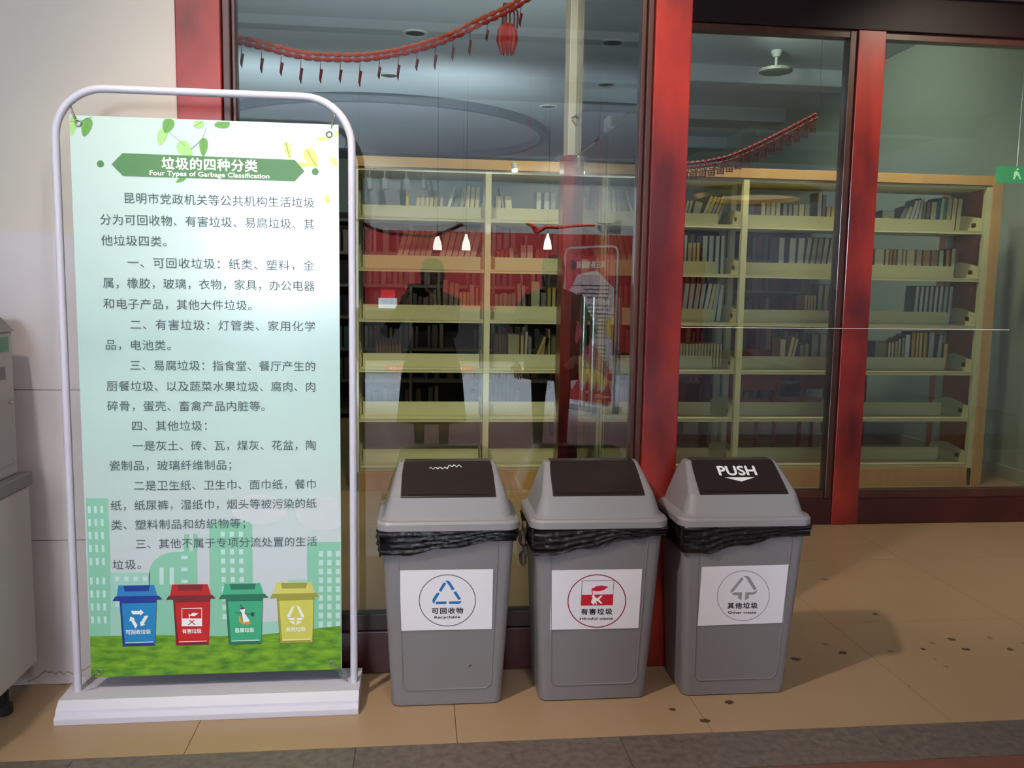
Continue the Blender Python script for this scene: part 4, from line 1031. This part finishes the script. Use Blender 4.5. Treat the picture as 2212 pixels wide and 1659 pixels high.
# round downlights, each with a rim
def downl(x, y, label, r=.09, lit=None):
    t = thing('recessed_downlight', label, 'ceiling light', (x, y, 3.6), 'recessed ceiling downlights')
    bm = BM(); lathe(bm, [(r*.78, .0), (r*.78, -.010), (r, -.012), (r*1.05, -.002), (r*1.05, 0)], 24); obj('rim', bm, M_BEAM, t, smooth=True)
    bm = BM(); lathe(bm, [(.001, -.004), (r*.77, -.004), (r*.77, -.001), (.001, -.001)], 20); obj('lamp_disc', bm, mat('lamp_lit', (255, 236, 214), .5, emit=lit) if lit else mat('lamp_off', (74, 76, 76), .4), t)
for px, py, lb in ((897,71,'unlit downlight mirrored highest in the near pane'),(840,162,'unlit downlight mirrored under the bright garland'),(1185,230,'unlit downlight mirrored beside the pale wall column'),(1310,298,'unlit downlight mirrored above the glass doors'),(1243,347,'unlit downlight mirrored lowest near the doors'),(1250,418,'')):
    if not lb: continue
    # find the distance at which this sight line meets the ceiling
    d = (px-1106)/FPX*RT-(py-829.5)/FPX*UP+fw; t = (3.6-CAMZ)/d.z
    downl(d.x*t, d.y*t, lb.replace('mirrored', 'seen'), .11)
for i, (x, y) in enumerate(((-1.45, .95), (-.15, 1.35), (1.35, 1.9))):
    downl(x, y, ('lit ceiling downlight over the banner stand side', 'lit ceiling downlight before the near pane', 'lit ceiling downlight near the glass corner post')[i], .10, 4)
# track heads
for i, px in enumerate((798, 831, 878, 916)):
    x, y, z = mir(px, 392, 15.2); bm = BM(); tube(bm, [(0, 0, .06), (.02, .03, -.13)], .045, 12)
    t = obj('track_spotlight', bm, M_BEAM, smooth=True, loc=(x, y, z)); tag(t, f'small white track spotlight mirrored above the top shelf, {ORD[i]} from the left', 'spotlight', 'track spotlights mirrored in the glass')
    bm = BM(); tube(bm, [(0, 0, .06), (0, 0, 3.6-z)], .012, 6); obj('stem', bm, M_BEAM, t)
# high bright window in the back wall: the daylight of the hall
wn = sgroup('window_4')
boxo('window_pane', mat('daylight_pane', (225, 238, 255), .3, emit=75), (-2.9, -1.5, -9.985, -9.975, 1.5, 3.3), wn)
for b in ((-2.98,-2.88,-9.99,-9.90,1.42,3.38),(-1.52,-1.42,-9.99,-9.90,1.42,3.38),(-2.22,-2.18,-9.97,-9.92,1.5,3.3),(-2.9,-1.5,-9.99,-9.90,1.42,1.52),(-2.9,-1.5,-9.99,-9.90,3.28,3.38)):
    boxo('window_bar', M_BEAM, b, wn)
# housings made up for the added hall ceiling uplights
for x in (-5.0, -1.9, .7, 3.4):
    if x != -1.9 or True:
        t = boxo('added_uplight', M_BEAM, (x-.15, x+.15, -9.84, -9.62, 2.6, 2.64))
        bm = BM(); box(bm, x-.15, x+.15, -9.63, -9.62, 2.64, 2.82); obj('cup_front', bm, M_BEAM, t); tag(t, f'added white uplight high on the back wall of the hall, {ORD[int((x+5)/2.7)]} from the left', 'wall lamp', 'added uplights on the back wall')
        bm = BM(); box(bm, x-.02, x+.02, -10.0, -9.84, 2.62, 2.66); obj('bracket', bm, M_BEAM, t)
xq, zq = at(1112, 368, 5.69)
sl = thing('lit_spotlight', 'small lit white ceiling spotlight above the second upright of the bookshelf', 'spotlight', (xq, 5.69, zq))
bm = BM(); lathe(bm, [(.001, -.012), (.016, -.010), (.020, 0), (.016, .010)], 14); obj('bulb', bm, mat('bulb_glow', (255, 252, 245), .4, emit=9), sl, smooth=True)
bm = BM(); tube(bm, [(0, 0, .01), (-.008, 0, .045)], .019, 12); obj('spot_housing', bm, M_BEAM, sl, smooth=True)
bm = BM(); tube(bm, [(-.008, 0, .045), (-.008, .04, .06)], .006, 6); obj('stem', bm, M_BEAM, sl)
# back wall dressing: red backdrop
rb = boxo('red_backdrop', mat('backdrop_red', (176, 26, 30), .6, var=.08, scale=2), (-1.0, 6.6, -9.95, -9.85, .2, 2.40)); tag(rb, 'plain deep red backdrop wall mirrored behind the shelves', 'backdrop')
col = boxo('round_column', M_WALLW, (-1.35, -.98, -9.6, -9.2, .171, 3.6)); tag(col, 'pale square column mirrored left of the red backdrop', 'column')
# platform step with stickers
stp = boxo('platform_step', mat('step_stone', (146, 140, 130), .4, var=.06), (-4, 6.9, -9.85, -7.8, 0, .17)); tag(stp, 'low raised platform with red warning stickers, mirrored in the near pane', 'platform')
for i, px in enumerate((858, 1000, 1142)):
    x, y, z = mir(px, 784, 13.74); bm = BM(); box(bm, x-.17, x+.17, -7.800, -7.794, .05, .13); s_ = obj('warning_sticker', bm, mat('sticker_coral', (206, 66, 60), .5), stp)
    bm = BM(); me = text_mesh('小心台阶', .058, .0008, .27)
    vs = [bm.verts.new((x+.135-v.co.x, -7.7935, .09+v.co.z)) for v in me.vertices]
    for p in me.polygons:
        try: bm.faces.new([vs[k] for k in p.vertices])
        except ValueError: pass
    obj('sticker_text', bm, MATS['print_white'], s_)
# reception counter with box, card and plant
ct = thing('reception_counter', 'dark fronted reception counter mirrored among the lower shelves', 'counter', (.9, -8.6, .17))
bm = BM(); box(bm, -2.3, 2.2, -.3, .3, 0, .82); obj('counter_body', bm, mat('counter_dark', (40, 34, 34), .4), ct)
bm = BM(); box(bm, -2.35, 2.25, -.36, .36, .82, .86); obj('counter_top', bm, mat('counter_top', (86, 80, 78), .3), ct)
x, y, z = mir(838, 667, 14.3)
bx = thing('donation_box', 'white box with a red card on top, on the counter', 'box', (x, y, 1.03))
bm = BM(); box(bm, -.15, .15, -.1, .1, 0, .17); obj('box_body', bm, mat('box_white', (235, 235, 240), .4), bx); bm = BM(); box(bm, -.12, .12, -.01, .01, .17, .30); obj('red_card', bm, mat('card_red', (214, 40, 44), .5), bx)
x, y, z = mir(878, 660, 14.3)
pt_ = thing('potted_plant', 'small leafy potted plant with one red flower on the counter', 'plant', (x, y, 1.03))
bm = BM(); lathe(bm, [(.05, 0), (.07, .10), (.062, .10)], 14); obj('pot', bm, mat('pot_white', (220, 220, 220), .4), pt_)
for k in range(14):
    a = k*2.4; bm = BM(); l = random.uniform(.12, .2)
    V4 = [Vector((0, 0, .1)), Vector((math.cos(a)*l*.5-math.sin(a)*.03, math.sin(a)*l*.5+math.cos(a)*.03, .1+l*.6)), Vector((math.cos(a)*l, math.sin(a)*l, .1+l*.45)), Vector((math.cos(a)*l*.5+math.sin(a)*.03, math.sin(a)*l*.5-math.cos(a)*.03, .1+l*.6))]
    bm.faces.new([bm.verts.new(v) for v in V4]); obj('leaf', bm, mat('leaf_green', (36, 84, 44), .5), pt_)
bm = BM(); tube(bm, [(0, 0, .1), (0, 0, .32)], .004, 5); lathe(bm, [(.01, .30), (.03, .33), (.025, .36)], 10); obj('flower', bm, mat('flower_red', (200, 30, 60), .5), pt_)
# pendant lamps
M_PEND = mat('pendant_glow', (255, 250, 242), .4, emit=7)
for px, py, Yv, lb in ((945,522,9.0,'patterned white pendant lamp mirrored left of the other two'),(1007,523,9.2,'glowing white pendant lamp mirrored in the second shelf gap'),(1183,522,9.4,'glowing white pendant lamp mirrored nearest the glass doors')):
    x, y, z = mir(px, py, Yv); t = thing('pendant_lamp', lb, 'pendant lamp', (x, y, z), 'pendant lamps mirrored in the near pane')
    bm = BM(); lathe(bm, [(.046, -.085), (.045, -.05), (.036, 0), (.018, .05), (.010, .085)], 16); obj('lamp_shade', bm, M_PEND, t, smooth=True)
    bm = BM(); tube(bm, [(0, 0, .085), (0, 0, 3.6-z)], .003, 5); obj('cord', bm, M_BLACK, t)
# far garlands of the hall
def gar_hall(label, pts, Yv):
    bm = BM(); W = [Vector(mir(a, b, Yv)) for a, b in pts]
    for a, b in zip(W, W[1:]):
        for k in range(6): c = a.lerp(b, k/6); tube(bm, [c-Vector((.03, 0, 0)), c, c+Vector((.03, 0, 0))], [.004, .02, .004], 6)
    for q in (W[0], W[-1]): tube(bm, [q, Vector((q.x, q.y, 3.6))], .0015, 4)
    o = obj('paper_garland', bm, M_GAR[0]); tag(o, label, 'garland')
    return o
gar_hall('small red garland mirrored under the top shelf, left', [(775,476),(800,492),(840,504),(880,508),(930,512),(950,505),(975,496),(1000,484)], 8.5)
gar_hall('small red garland mirrored under the top shelf, by the doors', [(1140,482),(1155,492),(1160,502),(1180,490),(1205,492),(1240,488),(1290,486)], 8.5)
# gold disc pendant and its cylinder
x, y, z = mir(1632, 424, 9.8, YR+.004)
gd = thing('gold_disc_lamp', 'big flat gold ring lamp mirrored in the recessed middle pane', 'pendant lamp', (x, y, z))
bm = BM(); n = 56
R = [[(r*math.cos(2*PI*k/n), r*math.sin(2*PI*k/n), zz) for k in range(n)] for r, zz in ((.50, .05), (.72, .06), (.74, .0), (.70, -.05), (.50, -.04))]
loft(bm, R+[R[0]], False, False); obj('ring_body', bm, mat('brass', (214, 166, 84), .25, metal=.9), gd, smooth=True)
bm = BM(); lathe(bm, [(.001, .02), (.50, .02), (.50, .01), (.001, .01)], 40); obj('diffuser', bm, mat('diff_warm', (255, 226, 170), .5, emit=1.2), gd)
for a in range(3): bm = BM(); tube(bm, [(.6*math.cos(a*2.1), .6*math.sin(a*2.1), .05), (0, 0, 3.6-z)], .004, 5); obj('suspension_wire', bm, M_STEEL, gd)
# roll-up poster stand
x, y, z = mir(1268, 870, 9.7)
ps = thing('poster_stand', 'red, white and yellow poster on a silver stand, mirrored by the door handles', 'poster stand', (x, y, 0), rz=PI+.98)
bm = BM(); box(bm, -.42, .42, -.14, .14, 0, .07); obj('base', bm, M_WHITE, ps, bevel=.01)
bm = BM(); tube(bm, [(-.42, 0, .06), (-.42, 0, 1.78), (-.40, 0, 1.84), (-.34, 0, 1.86), (.34, 0, 1.86), (.40, 0, 1.84), (.42, 0, 1.78), (.42, 0, .06)], .012, 8); obj('tube_frame', bm, M_WHITE, ps)
bm = BM(); box(bm, -.38, .38, -.003, .003, .09, 1.77); sheet = obj('poster_sheet', bm, mat('poster_pink', (230, 206, 216), .4), ps)
bm = BM(); yy = -.0045
def pp_(pts, mi, lay=0): poly(bm, pts, yy-.0006*lay, mi)
pp_([(-.38,1.77),(.38,1.77),(.38,1.30),(.20,1.55),(-.1,1.60),(-.38,1.40)], 0); pp_([(-.38,.45),(.1,.95),(.38,1.1),(.38,.6),(-.38,.3)], 0); pp_([(-.38,1.10),(-.2,1.0),(-.38,.80)], 1)
pp_([(-.38,.35),(.38,.75),(.38,.45),(0,.28),(-.38,.3)], 1, 1)
sk = [(-.38,.09)]+[(-.38+.04*k, .2+.05*((k*7) % 4)) for k in range(20)]+[(.38,.09)]; pp_(sk, 2, 2)
obj('poster_shapes', bm, [mat('poster_red', (214, 40, 70), .4), mat('poster_yellow', (240, 190, 70), .4), mat('poster_deep', (196, 20, 36), .4)], sheet)
bm = BM()
for k in range(22):
    z_ = 1.42-k*.045; 
    if k in (4, 14): continue
    poly(bm, [(-.30, z_), (.30-.1*((k*5) % 3), z_), (.30-.1*((k*5) % 3), z_+.014), (-.30, z_+.014)], yy-.002)
ln_ = obj('poster_lines', bm, mat('poster_text', (110, 90, 120), .5), sheet); ln_['kind'] = 'stuff'
bm = BM(); add_text(bm, '风日最·展版展', -.24, 1.66, yy-.002, .085, .46, bold=.002); obj('poster_title', bm, mat('print_white', (246, 248, 246)), sheet)
bm = BM(); f = bm.faces.new([bm.verts.new((.29+.06*math.cos(t), yy-.002, 1.66+.06*math.sin(t))) for t in [k*2*PI/20 for k in range(20)]]); obj('poster_badge', bm, mat('badge_dark', (30, 40, 70), .4), sheet)

# ---- people
M_SKIN = mat('skin', (206, 160, 136), .5); M_HAIR = mat('black_hair', (20, 17, 16), .5); M_CLOTH = mat('black_cloth', (20, 20, 24), .8); M_TIGHT = mat('black_tights', (16, 16, 18), .6)
def skin_body(name, verts, edges, rad, m_, parent, root=0, sub=2):
    me = bpy.data.meshes.new(name); me.from_pydata(verts, edges, []); o = bpy.data.objects.new(name, me); C.objects.link(o)
    sk_ = o.modifiers.new('skin', 'SKIN'); sk_.use_smooth_shade = True
    for i, r in enumerate(rad): me.skin_vertices[0].data[i].radius = (r, r) if not isinstance(r, tuple) else r
    me.skin_vertices[0].data[root].use_root = True
    s = o.modifiers.new('sub', 'SUBSURF'); s.levels = s.render_levels = sub
    me.materials.append(m_); o.parent = parent
    dg = bpy.context.evaluated_depsgraph_get(); m2 = bpy.data.meshes.new_from_object(o.evaluated_get(dg)); o.modifiers.clear(); o.data = m2
    for p in m2.polygons: p.use_smooth = True
    return o
def head(parent, loc, h=.235, long_hair=True, yaw=0):
    e_ = BM(); s = h/.235
    R = []
    for z, rx, ry, oy in ((-.118,.028,.03,.040),(-.105,.045,.055,.028),(-.07,.058,.075,.010),(-.03,.068,.088,0),(.0,.073,.094,-.004),(.05,.075,.096,-.008),(.09,.062,.08,-.010),(.115,.03,.04,-.010)):
        R.append([(rx*math.cos(a)*s, (oy+ry*math.sin(a))*s, z*s) for a in [k*2*PI/20 for k in range(20)]])
    loft(e_, R)
    # nose
    loft(e_, [[(-.012,.085,.0),(.012,.085,.0),(.004,.092,.01)], [(-.016,.09,-.03),(.016,.09,-.03),(0,.115,-.024)]])
    hd = obj('head', e_, M_SKIN, parent, smooth=True, loc=loc); hd.rotation_euler.z = yaw
    for sx in (-1, 1):
        bm = BM(); lathe(bm, [(.001,-.008),(.010,-.004),(.010,.004),(.001,.008)], 10, (sx*.028, .088, .004)); obj('eye', bm, M_HAIR, hd)
        bm = BM(); lathe(bm, [(.001,-.03),(.012,-.02),(.014,.01),(.004,.03)], 8, (sx*.076, -.005, -.005)); obj('ear', bm, M_SKIN, hd)
    bm = BM(); box(bm, -.022, .022, .082, .090, -.064, -.056); obj('mouth', bm, mat('lips', (170, 84, 80), .5), hd)
    bm = BM(); R = []
    for z, rx, ry, oy in ((-.16 if long_hair else -.06,.06,.045,-.055),(-.08,.082,.06,-.045),(.0,.085,.07,-.035),(.05,.088,.10,-.012),(.095,.075,.092,-.010),(.125,.038,.05,-.012)):
        R.append([(rx*math.cos(a), oy+ry*math.sin(a), z) for a in [k*2*PI/20 for k in range(20)]])
    loft(bm, R); obj('hair', bm, M_HAIR, hd, smooth=True)
    return hd
def hand_edges(w_, d, up, side, curl, r=.0085):
    """w_ wrist; d direction of the palm; side thumb side; returns verts, edges, radii (first = wrist)"""
    V = [w_, w_+d*.045, w_+d*.085]; E = [(0, 1), (1, 2)]; Rr = [.022, (.034, .016), (.034, .014)]
    for i, (o_, l) in enumerate(((.03, .062), (.010, .072), (-.010, .066), (-.028, .052))):
        b = len(V); q = w_+d*.085+side*o_
        V += [q, q+(d*math.cos(curl*.4)+up*math.sin(curl*.4))*l*.5, q+(d*math.cos(curl*.4)+up*math.sin(curl*.4))*l*.5+(d*math.cos(curl)+up*math.sin(curl))*l*.5]
        E += [(2, b), (b, b+1), (b+1, b+2)]; Rr += [r*1.05, r, r*.8]
    b = len(V); q = w_+d*.03+side*.026
    V += [q, q+(side*.7+d*.7)*.035, q+(side*.7+d*.7)*.035+(d*.9+up*.4)*.028]; E += [(1, b), (b, b+1), (b+1, b+2)]; Rr += [.012, .010, .0085]
    return V, E, Rr
def person(label, loc, H, arms, dress, yaw=0, stride=0):
    t = thing('person', label, 'person', loc, rz=yaw); k = H/1.62
    V = [Vector(p)*k for p in ((0,0,.90),(0,0,1.05),(0,-.01,1.22),(0,-.01,1.34),(0,0,1.42))]; E = [(0,1),(1,2),(2,3),(3,4)]; R = [.125, .105, (.13,.10), (.11,.08), .048]
    for sx in (-1, 1):
        b = len(V); fw_ = stride*sx
        V += [Vector(p)*k for p in ((sx*.085,0,.86),(sx*.095,.01+fw_*.5,.48),(sx*.095,-.01+fw_,.09),(sx*.098,-.015+fw_,.045),(sx*.10,.13+fw_,.03))]
        E += [(0,b),(b,b+1),(b+1,b+2),(b+2,b+3),(b+3,b+4)]; R += [.082, .052, .034, .034, .026]
        b = len(V); el, wr = arms[(sx+1)//2]; sh_ = Vector((sx*.165, -.01, 1.32))*k
        V += [sh_, Vector(el), Vector(wr)]; E += [(3,b),(b,b+1),(b+1,b+2)]; R += [.048, .034, .025]
    body = skin_body('body', V, E, [(r if isinstance(r, tuple) else r*k) for r in R], M_TIGHT, t)
    for i, sx in enumerate((-1, 1)):
        el, wr = Vector(arms[i][0]), Vector(arms[i][1]); d = (wr-el).normalized()
        if dress == 'phone': d = (d*.3+Vector((0, .2, .9))).normalized(); up = Vector((-sx, 0, 0)); sd = Vector((0, 1, 0)); sd = (sd-d*sd.dot(d)).normalized()
        else: up = Vector((-sx*.4, .9, 0)); up = (up-d*up.dot(d)).normalized(); sd = d.cross(up)*sx
        hv, he, hr = hand_edges(wr, d, up, sd, .9 if dress == 'phone' else .5)
        skin_body('hand', hv, he, hr, M_SKIN, t, sub=1)
    head(t, (0, .015*k, 1.51*k), .235*k)
    bm = BM(); tube(bm, [Vector((0,0,1.36))*k, Vector((0,.005,1.45))*k], .046*k, 12); obj('neck', bm, M_SKIN, t, smooth=True)
    if dress:
        prof = [(1.40,.075,.06),(1.34,.17,.095),(1.25,.185,.115),(1.08,.150,.115),(.95,.185,.15),(.75,.235,.19),(.52,.255,.215),(.40,.268,.23)]
        if dress == 'coat': prof = [(1.40,.075,.06),(1.34,.175,.10),(1.20,.19,.125),(1.02,.175,.125),(.90,.20,.15),(.72,.21,.165)]
        bm = BM(); Rg = []
        for z, rx, ry in prof: Rg.append([(rx*k*(1+.02*math.sin(7*a)*(1.3-z))*math.cos(a), ry*k*(1+.03*math.sin(9*a)*(1.3-z))*math.sin(a), z*k) for a in [q*2*PI/36 for q in range(36)]])
        loft(bm, Rg, False, False); obj('dress' if dress == 'phone' else 'coat', bm, M_CLOTH, t, smooth=True)
        for i, sx in enumerate((-1, 1)):
            sh_ = Vector((sx*.16, -.01, 1.33))*k; bm = BM(); tube(bm, [sh_, Vector(arms[i][0]), Vector(arms[i][1]).lerp(Vector(arms[i][0]), .12)], [.062*k, .050, .036], 12); obj('sleeve', bm, M_CLOTH, t, smooth=True)
    return t
px_ = -.02
pA = person('person in a black dress holding up a phone, mirrored before the shelves', (.10, -.42, 0), 1.56, [((-.32, .10, 1.05), (-.195, .34, 1.24)), ((.14, .10, 1.05), (-.005, .34, 1.24))], 'phone')
ph_ = thing('smartphone', 'black smartphone held upright by the person in the black dress', 'phone', (0, -.045, 1.355))
bm = BM(); loft(bm, [[(x, y_, z) for x, z, _ in rrect(.078, -.037, .037, .010, 0)] for y_ in (-.006, .006)]); obj('phone_body', bm, mat('phone_black', (16, 16, 18), .2), ph_, smooth=True)
person('person in a black coat and trousers mirrored beside the poster', (.98, -.32, 0), 1.60, [((-.28, .02, 1.06), (-.24, .16, .84)), ((.28, .03, 1.07), (.18, .20, .90))], 'coat', .2, .12)

for o in bpy.data.objects:
    if o.name.startswith(('text_line', 'leaf_print', 'skyline_print', 'title_text', 'subtitle_text', 'cloud_print')): o['kind'] = 'stuff'
